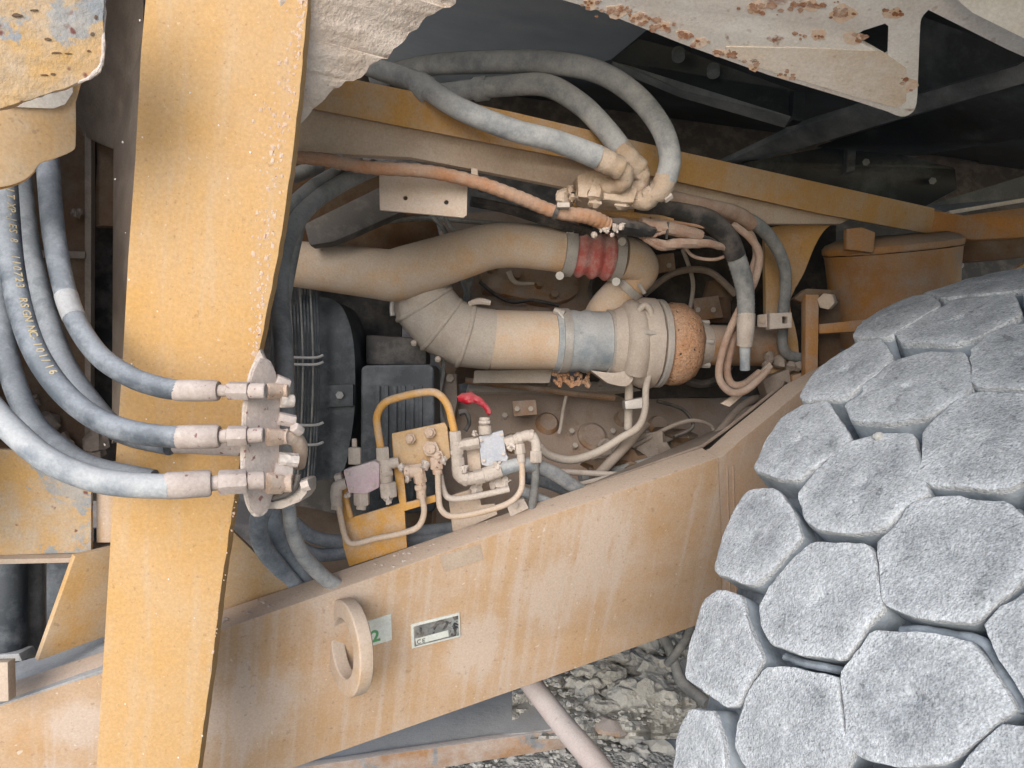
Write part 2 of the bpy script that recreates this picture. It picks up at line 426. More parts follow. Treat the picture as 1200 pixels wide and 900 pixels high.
mb = MB(); mb.ball(p + Vector((0, 0, .02)), .032, n=12, amp=.5, seed=44, squash=(2.2, .8, .55))
solo('flat_stone', mb, 'stone', 'long flat whitish stone lying beside the pink pipe', 'stone', smooth=25)
# heap of broken earth behind and below the beam, right of the pipe
def heap_d(x, y): return 2.62 - (y - 730) / 130 * .40 + .10 * noise.noise(Vector((x * .02, y * .02, 3)))
mb = MB(); nx, ny = 60, 44
for j in range(ny):
    for i in range(nx):
        x = 600 + i * 260 / (nx - 1); y = 716 + j * 150 / (ny - 1)
        q = Vector((x * .055, y * .075, 0))
        c_ = noise.cell(Vector((x * .05, y * .07, 1)))
        dd = heap_d(x, y) - .05 * abs(noise.noise(q)) - .05 * noise.noise(q * .45) - .018 * noise.noise(q * 3.1) - .025 * c_
        mb.v.append(P(x, y, dd))
for j in range(ny - 1):
    for i in range(nx - 1): mb.f.append((j * nx + i, j * nx + i + 1, (j + 1) * nx + i + 1, (j + 1) * nx + i))
tag(build('earth_heap', mb, 'earth', smooth=28), kind='structure')['label'] = 'heap of broken grey earth below the beam'
CLODS = [(690, 806, 13, 'grey clod beside the pink pipe'), (715, 793, 15, 'rounded clod in the middle of the earth heap'), (735, 818, 22, 'large cracked clod low on the earth heap'), (760, 806, 20, 'large clod at the right of the earth heap'), (703, 826, 15, 'flat clod above the rusty edge of the sill'),
         (770, 782, 16, 'clod near the hose on the earth heap'), (744, 775, 17, 'pale clod high on the earth heap'), (722, 768, 12, 'small clod just under the beam edge'), (672, 800, 9, 'small clod beside the pipe under the beam'), (688, 784, 11, 'dark clod under the beam edge near the pipe'), (780, 815, 14, 'clod beside the tyre on the earth heap'), (762, 756, 13, 'topmost clod of the earth heap')]
for i, (x, y, r, lb_) in enumerate(CLODS):
    d = heap_d(x, y) - .05
    mb = MB(); mb.ball(P(x, y, d), r * d / FOC, n=14, amp=.8, seed=i * 1.7 + 9, squash=(1.25, .8, .7))
    solo('earth_clod', mb, 'earth', lb_, 'clod', 'earth clods on the heap', smooth=24, lump=(.010, 26))
rnd = random.Random(41); mb = MB()
for i in range(420):
    x, y = rnd.uniform(640, 800), rnd.uniform(742, 850)
    if y < 795 - (x - 640) * .36: continue
    d = heap_d(x, y) - rnd.uniform(.01, .06); mb.ball(P(x, y, d), rnd.uniform(.003, .010), n=6, amp=.8, seed=i * .3, squash=(1.3, 1, .7))
tag(build('heap_crumbs', mb, 'earth', smooth=0), kind='stuff')['label'] = 'crumbs of grey earth on the heap'

# rusty steel beam lying on the ground
bp = dplane((300, 905, 2.1), (770, 838, 2.25), (620, 805, 2.45))
mb = MB()
mb.slab([bp.at(*q) for q in jag([(240, 918), (370, 893), (560, 865), (690, 847), (702, 838), (690, 815), (610, 796), (380, 850), (240, 880)], 25, 1.5, 3)], -bp.n * .03)
gb = thing('steel_sill', bp.at(560, 860), 'rusty grey steel sill under the yellow beam, dust lying on its top', 'sill')
build('top_plate', mb, 'dust_grey', gb, bev=.003, lump=(.006, 9), sub=1)
fp = vplane((240, 920, (bp.at(240, 918) - CAM).dot(FWD)), (772, 838, (bp.at(772, 836) - CAM).dot(FWD)))
mb = MB()
mb.slab([fp.at(*q) for q in [(240, 922), (370, 897), (560, 869), (694, 851), (696, 872), (560, 893), (370, 925), (240, 950)]], -fp.n * .02)
build('front_flange', mb, 'rust_beam', gb, bev=.003)
mb = MB(); mb.ball(P(712, 852, 2.22), .035, n=12, amp=.5, seed=2, squash=(1.6, 1, .55)); build('rust_scab', mb, 'rust_beam', gb, lump=(.006, 40))

mb = MB(); a, b = path([(598, 770, 2.0, 12), (625, 805, 1.92, 12.5), (660, 850, 1.8, 13.5), (690, 885, 1.7, 14.5), (720, 925, 1.6, 16)])
mb.tube(a, b, 16)
solo('pink_pipe', mb, 'pipe_pink', 'pale pink dusty pipe slanting down below the yellow beam', 'pipe')
mb = MB(); a, b = path([(770, 735, 2.15, 5.5), (782, 755, 2.15, 6), (790, 775, 2.12, 6), (800, 800, 2.08, 7), (830, 825, 2.0, 7)]); mb.tube(a, b, 12)
solo('ground_hose', mb, 'hose_grey', 'thin grey hose dropping behind the beam beside the tyre', 'hose')
mb = MB(); a, b = path([(814, 722, 2.1, 5), (806, 745, 2.1, 5), (792, 766, 2.1, 5), (782, 778, 2.12, 5)]); mb.tube(a, b, 12)
solo('cable_loop', mb, 'hose_grey', 'short grey hose loop crossing below the beam end beside the tyre', 'hose')

# ================================================================== MAIN FRAME BEAM
BP = vplane((0, 850, 1.30), (840, 640, 1.80))
NB = -BP.n                                     # into the machine
def on(px, py, lift=0.0): return BP.at(px, py) + BP.n * lift
beam = thing('frame_beam', on(500, 780), 'wide dusty yellow frame beam slanting across below the engine', 'beam')
mb = MB()
mb.slab([on(*q) for q in [(-120, 868), (118, 788), (250, 741), (430, 679), (640, 605), (842, 536), (846, 640), (846, 722), (800, 739), (640, 796), (330, 905), (60, 1000), (-120, 1062)]], NB * .062)
build('web', mb, 'paint_beam', beam, bev=.003)
# ribs of old drips: raised strip of filler
mb = MB(); mb.slab([on(*q, .0015) for q in [(515, 651), (562, 638), (566, 655), (520, 670)]], NB * .0012); build('sticker_remnant', mb, 'dusty_pink', beam)
# caked dust lying along the top edge
rnd = random.Random(8); mb = MB()
for i in range(70):
    t = rnd.random(); x = 255 + t * 585; y = 739 - t * 200
    p = on(x, y - rnd.uniform(1, 13)); q = p + NB * rnd.uniform(.004, .055); q.z = on(x, y).z + .001
    mb.ball(q, rnd.uniform(.001, .004), n=6, amp=.6, seed=i, squash=(1.4, 1, .6))
tag(build('dust_crumbs', mb, 'mud_plain', beam, smooth=0), kind='stuff')

# lifting eye standing proud of the beam
c = P(409, 758, (on(409, 758) - CAM).dot(FWD) - .055)
axd = (RIGHT * .83 + FWD * .55 + UP * .03).normalized()
eye = thing('lifting_eye', c, 'thick yellow lifting eye with a round hole, welded on the beam', 'lifting eye')
def ringmesh(c, d, R, r, t, n=40, sy=1.0):
    d = d.normalized(); a = d.cross(ZUP).normalized(); b = a.cross(d).normalized(); mb = MB()
    for rr, tt in ((r, -t), (R, -t), (R, t), (r, t)):
        for k in range(n):
            th = 2 * math.pi * k / n
            mb.v.append(c + (a * math.cos(th) + b * math.sin(th) * sy) * rr + d * tt)
    for j in range(4):
        for k in range(n):
            k2 = (k + 1) % n; j2 = (j + 1) % 4
            mb.f.append((j * n + k, j * n + k2, j2 * n + k2, j2 * n + k))
    return mb
mb = ringmesh(c, axd, .085, .052, .014, sy=1.04)
build('ring', mb, 'dusty_tan', eye, bev=.006, segs=3)
# labels
def text_mesh(txt, size, origin, xa, ya, name, mat, parent, ext=.0004, bold=0.0):
    cu = bpy.data.curves.new(name, 'FONT'); cu.body = txt; cu.size = size; cu.extrude = ext; cu.offset = bold
    o = bpy.data.objects.new('tmp', cu); COL.objects.link(o)
    dg = bpy.context.evaluated_depsgraph_get(); me = bpy.data.meshes.new_from_object(o.evaluated_get(dg))
    bpy.data.objects.remove(o); na = xa.cross(ya).normalized()
    mb = MB(); mb.v = [origin + xa * v.co.x + ya * v.co.y + na * v.co.z for v in me.vertices]; mb.f = [tuple(p.vertices) for p in me.polygons]
    bpy.data.meshes.remove(me)
    return build(name, mb, mat, parent, smooth=0) if name else mb
lb = thing('paper_label', on(444, 737), 'small white label with a green figure beside the lifting eye', 'label')
mb = MB(); mb.slab([on(*q, .0025) for q in [(431, 727), (458, 719), (459, 749), (432, 757)]], NB * .002); build('paper', mb, 'label_white', lb)
xa = (on(459, 735) - on(432, 743)).normalized(); ya = (on(445, 725) - on(445, 755)).normalized(); ya = (ya - xa * ya.dot(xa)).normalized()
text_mesh('2', .036, on(435, 752, .0032), xa, ya, 'figure', 'ink_green', lb, bold=.0008)
pl = thing('data_plate', on(510, 738), 'small weathered metal data plate on the yellow beam', 'plate')
mb = MB(); mb.slab([on(*q, .004) for q in [(481, 731), (538, 717), (539, 745), (482, 759)]], NB * .004); build('rim', mb, 'label_white', pl, bev=.0008)
mb = MB(); mb.slab([on(*q, .0046) for q in [(484, 733), (536, 720), (537, 743), (485, 756)]], NB * .0006); build('plate_face', mb, 'label_steel', pl)
mb = MB(); mb.slab([on(*q, .0052) for q in [(486, 747), (524, 737), (525, 744), (487, 754)]], NB * .0006); build('print_panel', mb, 'label_white', pl)
xa = (on(538, 731) - on(481, 745)).normalized(); ya = (on(510, 720) - on(510, 755)).normalized(); ya = (ya - xa * ya.dot(xa)).normalized()
for x, y in ((485, 735), (534.5, 722.5), (535.5, 741.5), (486, 754.5)):
    mb = MB(); mb.cyl(on(x, y, .0035), on(x, y, .0062), .0022, n=10); build('rivet', mb, 'label_steel', pl)
text_mesh('C', .013, on(487.5, 753, .0056), xa, ya, 'letter', 'ink_black', pl, ext=.0002)
text_mesh('E', .013, on(487.5, 753, .0056) + xa * .011, xa, ya, 'letter', 'ink_black', pl, ext=.0002)

# gusset standing behind the beam near the post
GP = vplane((255, 650, 1.44), (345, 690, 1.50))
mb = MB(); mb.slab([GP.at(*q) for q in [(225, 600), (272, 622), (342, 690), (340, 720), (225, 760)]], -GP.n * .012)
solo('gusset_plate', mb, 'ochre_dusty', 'triangular tan gusset plate on the beam just right of the post', 'gusset', bev=.002)

# curved casting at the far end of the beam, behind the tyre
cast = thing('axle_casting', P(920, 600, 2.0), 'brown curved frame casting behind the tyre at the beam end', 'casting')
CP = Plane(BP.p - BP.n * .003, BP.n)
mb = MB(); mb.slab([CP.at(*q) for q in [(835, 540), (847.5, 534.5), (870, 514), (900, 490), (938, 458), (990, 430), (1060, 420), (1060, 760), (880, 775), (835, 722)]], -CP.n * .05)
build('web', mb, 'paint_cast', cast, bev=.002)
a = [on(640, 600), on(742, 566), on(842, 532)]; b = [CP.at(870, 510), CP.at(900, 486), CP.at(938, 456)]
mb = MB(); mb.slab([on(700, 584, -.063), on(842, 533, -.063), CP.at(870, 508) - CP.n * .052, CP.at(938, 454) - CP.n * .052, P(935, 452, 2.25), P(870, 490, 2.2), P(760, 540, 2.05)], Vector((0, 0, -.012)))
build('top_flange', mb, 'taupe', cast, bev=.002)
for k, dx in enumerate((0, 7)):
    mb = MB(); mb.tube([CP.at(852 + dx, 545) + CP.n * .0005, CP.at(854 + dx, 640) + CP.n * .002, CP.at(856 + dx, 735) + CP.n * .0005], .0018, 6); build('drip_ridge', mb, 'paint_cast', cast)

# ================================================================== POST AND LEFT SIDE
PP = Plane(P(240, 450, 1.06), (Vector((.10, -1, .10))).normalized())
def pp(px, py, lift=0.0): return PP.at(px, py) + PP.n * lift
post = thing('yellow_post', pp(170, 900), 'wide flat ochre yellow post standing in front of the hoses and beam', 'post')
L_ = [(180, -160), (172, -20), (165, 60), (158, 190), (150, 300), (143, 430), (133, 570), (124, 720), (113, 900), (100, 1120)]
R_ = jag([(205, 1120), (232, 900), (246, 800), (258, 700), (272, 600), (288, 500), (306, 400), (326, 300), (342, 190), (352, 100), (361, 0), (376, -160)], 12, .5, 4, closed=False)
mb = MB(); mb.slab([pp(*q) for q in L_ + R_], -PP.n * .03); build('face_plate', mb, 'paint_post', post, bev=.0015)
mb = MB()
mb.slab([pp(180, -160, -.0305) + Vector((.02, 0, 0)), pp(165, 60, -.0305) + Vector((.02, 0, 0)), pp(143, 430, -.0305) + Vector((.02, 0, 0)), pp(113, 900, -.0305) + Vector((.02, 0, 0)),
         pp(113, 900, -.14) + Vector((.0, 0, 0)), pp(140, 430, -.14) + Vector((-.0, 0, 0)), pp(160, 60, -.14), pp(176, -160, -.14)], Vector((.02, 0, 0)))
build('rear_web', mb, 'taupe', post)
# crust of dried mud down its right edge
rnd = random.Random(12); mb = MB()
for i in range(420):
    y = rnd.uniform(-40, 420) if i % 8 else rnd.uniform(420, 900); t = y / 900
    xe = 361 - (361 - 300) * (y / 430) if y < 430 else 300 - (y - 430) * (300 - 232) / 470
    wdt = 26 * math.exp(-((y - 170) / 170) ** 2) + 5
    x = xe - abs(rnd.gauss(0, 1)) * wdt * .5 - .5
    mb.ball(pp(x, y, .0002), rnd.uniform(.0007, .0026) * (1 if rnd.random() < .3 else .55), n=7, amp=.9, seed=i, squash=(1.1, .3, 1.4))
tag(build('dried_mud', mb, 'mud_red', post, smooth=40), kind='stuff')
# small chips and splashes
rnd = random.Random(21); mb = MB()
for i in range(28):
    y = rnd.uniform(0, 890); x = rnd.uniform(150, 320) - y * .075
    mb.ball(pp(x, y, .0002), rnd.uniform(.0006, .0016), n=6, amp=.9, seed=i, squash=(1, .4, 1))
tag(build('mud_splashes', mb, 'white_plain', post, smooth=0), kind='stuff')

# mud-caked plate to the right of the post head
MP = dplane((355, 140, 1.10), (540, 0, 1.12), (380, -60, .98))
mb = MB(); mb.slab([MP.at(*q) for q in jag([(330, -160), (600, -160), (560, -30), (535, 5), (505, 18), (480, 40), (462, 58), (455, 70), (440, 72), (424, 92), (405, 96), (392, 103), (372, 124), (348, 152), (330, 150)], 7, 2.6, 9)], -MP.n * .02)
solo('mud_caked_plate', mb, 'mud_plate', 'steel plate caked in pale mud with a ragged edge, right of the post head', 'plate', bev=.002, lump=(.004, 35), sub=1)

# plates at the upper left
CP1 = dplane((0, 60, .80), (118, 60, .84), (60, 120, .83))
mb = MB(); mb.slab([CP1.at(*q) for q in jag(rnd_poly([(-80, -80), (120, -80), (121, 55), (119, 78), (104, 92), (60, 108), (0, 127), (-80, 150)], .1), 10, 1.0, 6)], -CP1.n * .014)
solo('chipped_bracket', mb, 'chipped_plate', 'chipped mud-stained yellow and grey plate in the upper left corner', 'plate', bev=.002, lump=(.0025, 40), sub=1)
ch = bpy.data.objects['chipped_bracket']
mb = MB(); a, b = path([(122, -20, .838, 2), (121, 50, .838, 2.2), (118, 76, .838, 2.4), (104, 91, .838, 2.2), (60, 107, .836, 2), (0, 126, .83, 2)], 10); mb.tube(a, b, 8); build('mud_rim', mb, 'mud_plain', ch, lump=(.0015, 120))
rnd = random.Random(2)
for i, (x, y, sx, sy) in enumerate([(56, 46, 7, 3), (66, 62, 10, 2), (80, 63, 8, 1.6), (52, 88, 8, 2), (62, 87, 5, 3), (104, 60, 4, 3), (108, 40, 4, 5), (20, 18, 12, 4), (112, 20, 3, 6), (40, 12, 8, 2)]):
    mb = MB(); mb.slab([CP1.at(x + .55 * sx * math.cos(t) * (1 + .6 * noise.noise(Vector((t, i, 0)))), y + .45 * sy * math.sin(t) * (1 + .6 * noise.noise(Vector((t, i, 4))))) + CP1.n * .0022 for t in [2 * math.pi * k / 12 for k in range(12)]], -CP1.n * .002); build('rust_pit', mb, 'brown_old', ch, smooth=0)
CP2 = dplane((0, 160, .92), (88, 160, .96), (40, 210, .95))
b2 = thing('hanging_bracket', CP2.at(45, 200), 'ochre plate with a stepped rounded edge hanging under the chipped plate', 'bracket')
mb = MB(); mb.slab([CP2.at(*q) for q in cr([(-60, 70), (88, 70), (89, 120), (89, 165), (85, 177), (62, 187), (47, 192), (38, 204), (25, 213), (0, 220), (-60, 226)], 3)], -CP2.n * .03); build('plate', mb, 'ochre_dusty', b2, bev=.002)
mb = MB(); mb.slab([CP2.at(*q) + CP2.n * .004 for q in [(8, 124), (40, 108), (84, 92), (85, 108), (76, 122), (62, 127), (30, 126)]], -CP2.n * .003); build('bare_patch', mb, 'white_plain', b2)
mb = MB(); a, b = path([(-40, 224, .95, 5), (0, 217, .95, 5), (25, 210, .95, 4), (40, 198, .95, 3)]); mb.tube(a, b, 8); build('edge_lip', mb, 'paint_orange', b2)

# taupe panel between the corner plate and the post
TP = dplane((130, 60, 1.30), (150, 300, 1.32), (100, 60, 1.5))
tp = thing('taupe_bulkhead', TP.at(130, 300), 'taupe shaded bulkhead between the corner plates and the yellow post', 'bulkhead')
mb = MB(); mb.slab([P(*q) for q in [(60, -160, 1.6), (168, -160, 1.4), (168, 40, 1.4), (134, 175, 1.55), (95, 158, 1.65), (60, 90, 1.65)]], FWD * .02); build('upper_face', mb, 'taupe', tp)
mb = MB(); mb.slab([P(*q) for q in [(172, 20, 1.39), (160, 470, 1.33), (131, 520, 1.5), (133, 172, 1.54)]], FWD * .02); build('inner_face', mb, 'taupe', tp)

# brown recess panel behind the hoses
RP = dplane((0, 300, 1.62), (110, 300, 1.66), (60, 520, 1.66))
rp = thing('recess_panel', RP.at(60, 520), 'dark brown panel with a raised rim behind the left hoses', 'panel')
mb = MB(); mb.slab([RP.at(*q) for q in [(-120, 120), (108, 148), (106, 560), (-120, 560)]], -RP.n * .02); build('panel', mb, 'brown_old', rp)
mb = MB(); mb.slab([RP.at(*q) + RP.n * .012 for q in [(101, 150), (109, 150), (108, 560), (101, 560)]], -RP.n * .03); build('rim', mb, 'taupe', rp, bev=.002)
mb = MB(); mb.slab([RP.at(*q) + RP.n * .02 for q in [(-60, 290), (103, 296), (103, 304), (-60, 300)]], -RP.n * .02); build('ledge', mb, 'taupe', rp, bev=.002)
mb = MB(); mb.slab([RP.at(*q) - RP.n * .03 for q in [(108, 150), (140, 150), (140, 262), (108, 262)]], -RP.n * .03); build('caked_cover', mb, 'brown_old', rp, lump=(.006, 40), sub=2)
mb = MB(); mb.slab([RP.at(*q) - RP.n * .12 for q in [(60, 130), (185, 130), (185, 600), (60, 600)]], -RP.n * .02); build('dark_gap_filler', mb, 'hose_black', rp)  # dark sheet added to fill the gap and shut out the sky behind
mb = MB(); mb.slab([RP.at(*q) + RP.n * .02 for q in [(20, 168), (33, 168), (32, 300), (20, 300)]], -RP.n * .03); build('stiffener', mb, 'paint_dark', rp, bev=.003)
rnd = random.Random(4)
for i, (x, y, r) in enumerate([(94, 252, 5), (62, 495, 13), (80, 520, 12), (120, 512, 14), (92, 540, 12), (45, 470, 8), (98, 250, 4), (116, 530, 10)]):
    mb = MB(); mb.ball(RP.at(x, y) + RP.n * .03, r * 1.6 / FOC, n=12, amp=.8, seed=i + 20); build('mud_lump', mb, 'taupe', rp, lump=(.003, 60))

# unseen side of the machine past the left edge, added to shade the recess
hs_ = thing('recess_shade_walls', Vector((-1.4, 1.4, 0)), 'added unseen walls shading the hose recess at the left edge', 'housing')
mb = MB(); mb.slab([Vector(q) for q in [(-.88, .95, 1.0), (-.88, .95, 2.1), (-1.35, 1.9, 2.1), (-1.35, 1.9, 1.0)]], Vector((-.02, -.01, 0))); build('shade_wall', mb, 'taupe', hs_)
mb = MB(); mb.slab([Vector(q) for q in [(-.62, 1.35, 2.02), (-1.4, 1.3, 2.02), (-1.4, 1.9, 2.02), (-.62, 1.9, 2.02)]], Vector((0, 0, .015))); build('shade_roof', mb, 'taupe', hs_)
# lower left plate
LP = dplane((0, 600, 1.38), (108, 600, 1.40), (50, 655, 1.40))
lp = thing('guard_plate', LP.at(50, 655), 'dusty yellow guard plate with a turned lower lip, left of the post', 'plate')
mb = MB(); mb.slab([LP.at(*q) for q in [(-100, 520), (60, 530), (85, 548), (107, 552), (107, 648), (-100, 654)]], -LP.n * .01); build('plate', mb, 'chipped_plate', lp, bev=.002, lump=(.001, 40))
mb = MB(); mb.slab([LP.at(*q) + LP.n * .02 for q in [(-100, 652), (116, 649), (117, 654), (-100, 659)]], -LP.n * .09); build('lip', mb, 'dusty_pink', lp, bev=.001)
mb = MB(); mb.slab([LP.at(*q) - LP.n * .02 for q in [(108, 545), (135, 545), (135, 640), (108, 640)]], -LP.n * .01); build('edge_strip', mb, 'paint_beam', lp)
# gusset and ledge left of the post
LG = vplane((60, 720, 1.34), (130, 700, 1.42))
mb = MB(); mb.slab([LG.at(*q) for q in [(88, 652), (140, 640), (140, 740), (44, 775)]], -LG.n * .012)
solo('lower_gusset', mb, 'ochre_dusty', 'triangular yellow gusset between the guard plate and the ledge left of the post', 'gusset', bev=.002)
mb = MB()
mb.slab([on(-120, 866, -.001), on(118, 786, -.001), on(140, 778, -.001), P(140, 736, 1.50), P(60, 764, 1.47), P(20, 776, 1.45), P(-120, 824, 1.42)], Vector((0, 0, -.01)))
solo('beam_ledge', mb, 'dust_grey', 'grey dust-covered ledge on the beam left of the post', 'ledge', bev=.002, lump=(.003, 30), sub=1)
# end strap at the frame edge
mb = MB(); mb.slab([P(*q, 1.24) for q in [(-60, 778), (9, 776), (10, 822), (-60, 826)]], FWD * .02); o = solo('end_strap', mb, 'dusty_pink', 'pale strap end at the left edge above the beam', 'strap', bev=.002)
# dark cylinders below the guard plate
rs = thing('suspension_strut', P(30, 790, 1.6), 'dark greasy strut hanging below the guard plate', 'strut')
mb = MB(); mb.cyl(P(10, 630, 1.62), P(10, 775, 1.62), 20 * 1.62 / FOC, n=24); build('sleeve', mb, 'black_plastic', rs, bev=.003)
mb = MB(); mb.cyl(P(32, 630, 1.68), P(31, 790, 1.68), 17 * 1.68 / FOC, n=24); build('rod', mb, 'hose_grey', rs, bev=.004)
mb = MB(); mb.slab([P(*q, 1.58) for q in [(-60, 770), (22, 766), (26, 775), (-60, 778)]], FWD * .05); build('collar', mb, 'dust_grey', rs, bev=.002)
mb = MB(); mb.cyl(P(52.5, 640, 1.72), P(52.5, 765, 1.72), 1.8 * 1.7 / FOC, n=8); build('guide_rod', mb, 'fitting', rs)
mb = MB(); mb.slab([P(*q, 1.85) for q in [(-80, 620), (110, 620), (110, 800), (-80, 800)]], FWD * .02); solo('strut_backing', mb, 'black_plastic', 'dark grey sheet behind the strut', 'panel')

# ================================================================== LEFT HOSES WITH BULKHEAD PLATE
def hose(label, pp, mat='hose_blue', group='hydraulic hoses curving in front of the left panel', name='hydraulic_hose'):
    a, b = path(pp, 10)
    t = thing(name, a[-1], label, 'hose', group)
    mb = MB(); mb.tube(a, b, 20); build('rubber_hose', mb, mat, t)
    return t, a, b
def ferrule(t, p0, p1, spec, mat='mud'):
    """spec [(name, start, end, radius px, hex)] along p0 -> p1 as fractions"""
    A, B = P(*p0), P(*p1); d = p0[2]
    for nm, s, e, r, hx in spec:
        mb = MB(); q0, q1 = A.lerp(B, s), A.lerp(B, e); rr = r * d / FOC
        if hx: mb.cyl(q0, q1, rr, n=6); build(nm, mb, mat, t, bev=rr * .18, lump=(.0006, 90))
        else:
            dd = (q1 - q0); mb.lathe(q0, dd, [(0, rr * .9), (dd.length * .06, rr), (dd.length * .5, rr * 1.02), (dd.length * .94, rr), (dd.length, rr * .88)], 20); build(nm, mb, mat, t, lump=(.0006, 90))
H1, a1, b1 = hose('upper dark blue hose with a pale band, bending right across the post', [(50, 120, 1.12, 12), (56, 190, 1.08, 12.5), (64, 280, 1.03, 12.5), (82, 360, .99, 12.5), (112, 412, .965, 12.5), (150, 440, .955, 12.5), (185, 453, .95, 12.5), (215, 458, .95, 12)])
ferrule(H1, (203, 457.5, .95), (300, 458, .95), [('crimp_sleeve', 0, .55, 12.5, False), ('neck', .55, .66, 7, False), ('swivel_nut', .66, .92, 11.5, True), ('adapter', .92, 1.12, 9, False)])
i0 = 32
mb = MB(); k = [i for i, p in enumerate(a1)][28:33]; mb.tube([a1[i] for i in k], [b1[i] * 1.03 for i in k], 20); build('pale_band', mb, 'dust_grey', H1)
H2, a2, b2_ = hose('middle blue hose carrying gold printed lettering', [(2, 130, 1.12, 13), (6, 220, 1.06, 13.5), (15, 320, 1.0, 13.5), (36, 400, .965, 13.5), (70, 455, .945, 13.5), (115, 492, .935, 13.5), (165, 508, .93, 13.5), (215, 512.5, .93, 13)])
ferrule(H2, (207, 512.5, .93), (300, 510, .94), [('crimp_sleeve', 0, .54, 14, False), ('neck', .54, .64, 8, False), ('swivel_nut', .64, .9, 12.5, True), ('adapter', .9, 1.1, 9, False)])
H3, a3, b3 = hose('lowest pale dusty hose sweeping in from the left edge', [(-70, 410, .96, 15), (-30, 455, .935, 15), (10, 500, .915, 15), (55, 538, .90, 15), (105, 560, .895, 15), (150, 568, .895, 15), (200, 570, .90, 14.5)], 'hose_pale')
ferrule(H3, (193, 569.5, .90), (300, 563, .93), [('crimp_sleeve', 0, .5, 16, False), ('neck', .5, .6, 9, False), ('swivel_nut', .58, .9, 15.5, True), ('adapter', .9, 1.1, 11, False)])
H4, a4, b4 = hose('dark hose hanging behind the lettered hose', [(20, 180, 1.3, 13), (30, 270, 1.22, 13), (45, 340, 1.18, 13), (72, 420, 1.12, 13), (105, 470, 1.08, 13), (140, 505, 1.06, 13), (200, 522, 1.03, 12)], 'hose_blue')
mb = MB(); mb.cyl(P(205, 520, 1.0), P(285, 524, 1.0), 11 * 1.0 / FOC, n=18); build('crimp_sleeve', mb, 'mud', H4, lump=(.0012, 130))
H5, a5, b5 = hose('blue hose dropping along the left edge behind the pale hose', [(-20, 230, 1.2, 13), (-6, 330, 1.14, 13), (8, 420, 1.1, 13), (35, 490, 1.06, 13), (70, 525, 1.04, 13), (110, 548, 1.03, 13), (180, 562, 1.02, 12)])
# printed lettering following the middle hose
def hose_text(txt, pts, rads, u0, size, parent):
    L = [0.0]
    for i in range(1, len(pts)): L.append(L[-1] + (pts[i] - pts[i - 1]).length)
    allmb = MB(); s = u0 * L[-1]
    for ch in txt:
        if ch != ' ':
            i = next((k for k in range(1, len(L)) if L[k] >= s), None)
            if i is None: break
            t = (s - L[i - 1]) / (L[i] - L[i - 1]); p = pts[i - 1].lerp(pts[i], t); T = (pts[i] - pts[i - 1]).normalized()
            n = (CAM - p); n = (n - T * n.dot(T)).normalized(); B = n.cross(T).normalized()
            n2 = (n * .93 + B * .36).normalized(); B2 = n2.cross(T).normalized()
            m = text_mesh(ch, size, p + n2 * rads[i] * 1.015 - B2 * size * .3, T, B2, '', None, None, ext=.0002, bold=.0002)
            allmb.add(m.v, m.f)
        s += size * (.72 if ch != ' ' else .5)
    build('lettering', allmb, 'ink_gold', parent, smooth=0)
hose_text('LJT XP-JES 8   110723  RSGN NC-101/16', a2, b2_, .235, .0125, H2)

bk = thing('bulkhead_plate', P(302, 595, .98), 'mud-crusted oval bulkhead plate joining the three hose ends to the post', 'bulkhead plate')
bn = (RIGHT * .80 - FWD * .55).normalized() * -1
bc = P(303, 512, .985); ba = ((UP * 1.0 + RIGHT * .03)).normalized(); bb = bn.cross(ba).normalized()
pts = []
for k in range(40):
    t = 2 * math.pi * k / 40
    x, y = math.cos(t), math.sin(t)
    pts.append(bc + ba * (math.copysign(abs(y) ** .85, y) * .097) + bb * (math.copysign(abs(x) ** .9, x) * .026))
mb = MB(); mb.slab(pts, bn * -.008); build('plate', mb, 'mud', bk, bev=.003, lump=(.0016, 45), sub=1)
mb = MB(); rr_ = [q + bn * -.004 for q in pts]; mb.tube(rr_ + [rr_[0]], .0028, 8, cap=False); build('highlight_rim', mb, 'mud_plain', bk, lump=(.001, 70))  # pale mud tube round the plate stands in for its edge highlight
mb = MB(); mb.slab([P(*q, 1.02) for q in [(296, 425), (304, 408), (314, 430), (322, 455), (324, 500), (320, 585), (304, 596), (296, 560)]], FWD * .015); build('mounting_web', mb, 'mud_plain', bk, bev=.003, lump=(.0015, 40), sub=1)
for (y, r) in ((458, 10), (512, 11), (566, 14)):
    mb = MB(); mb.cyl(P(312, y, .985), P(330, y, 1.0), r * .98 / FOC, n=6); mb.cyl(P(329, y, 1.0), P(338 + (y > 540) * 6, y, 1.0), r * .8 / FOC, n=14); build('rear_fitting', mb, 'mud_red', bk, bev=.002, lump=(.0015, 100))
mb = MB(); a, b = path([(330, 512, 1.0, 9), (345, 514, 1.02, 9), (352, 525, 1.04, 9), (350, 545, 1.06, 8)]); mb.tube(a, b, 14); build('elbow_fitting', mb, 'mud_red', bk, lump=(.001, 100))
for k, (x0, y0, x1, y1, r, n_) in enumerate([(322, 446, 338, 452, 9, 6), (328, 470, 344, 470, 8, 12), (326, 490, 346, 494, 8, 6), (326, 538, 350, 540, 9, 6), (344, 500, 352, 506, 7, 6), (300, 448, 300, 436, 7, 10), (320, 552, 340, 556, 12, 12)]):
    mb = MB(); mb.cyl(P(x0, y0, 1.0), P(x1, y1, 1.01), r / FOC, n=n_); build('adapter_nut', mb, 'mud_plain' if k % 2 else 'mud', bk, bev=.0018, lump=(.0008, 80))
cl = thing('pipe_clamp', P(330, 597, 1.03), 'dusty clamp block under the bulkhead plate', 'clamp')
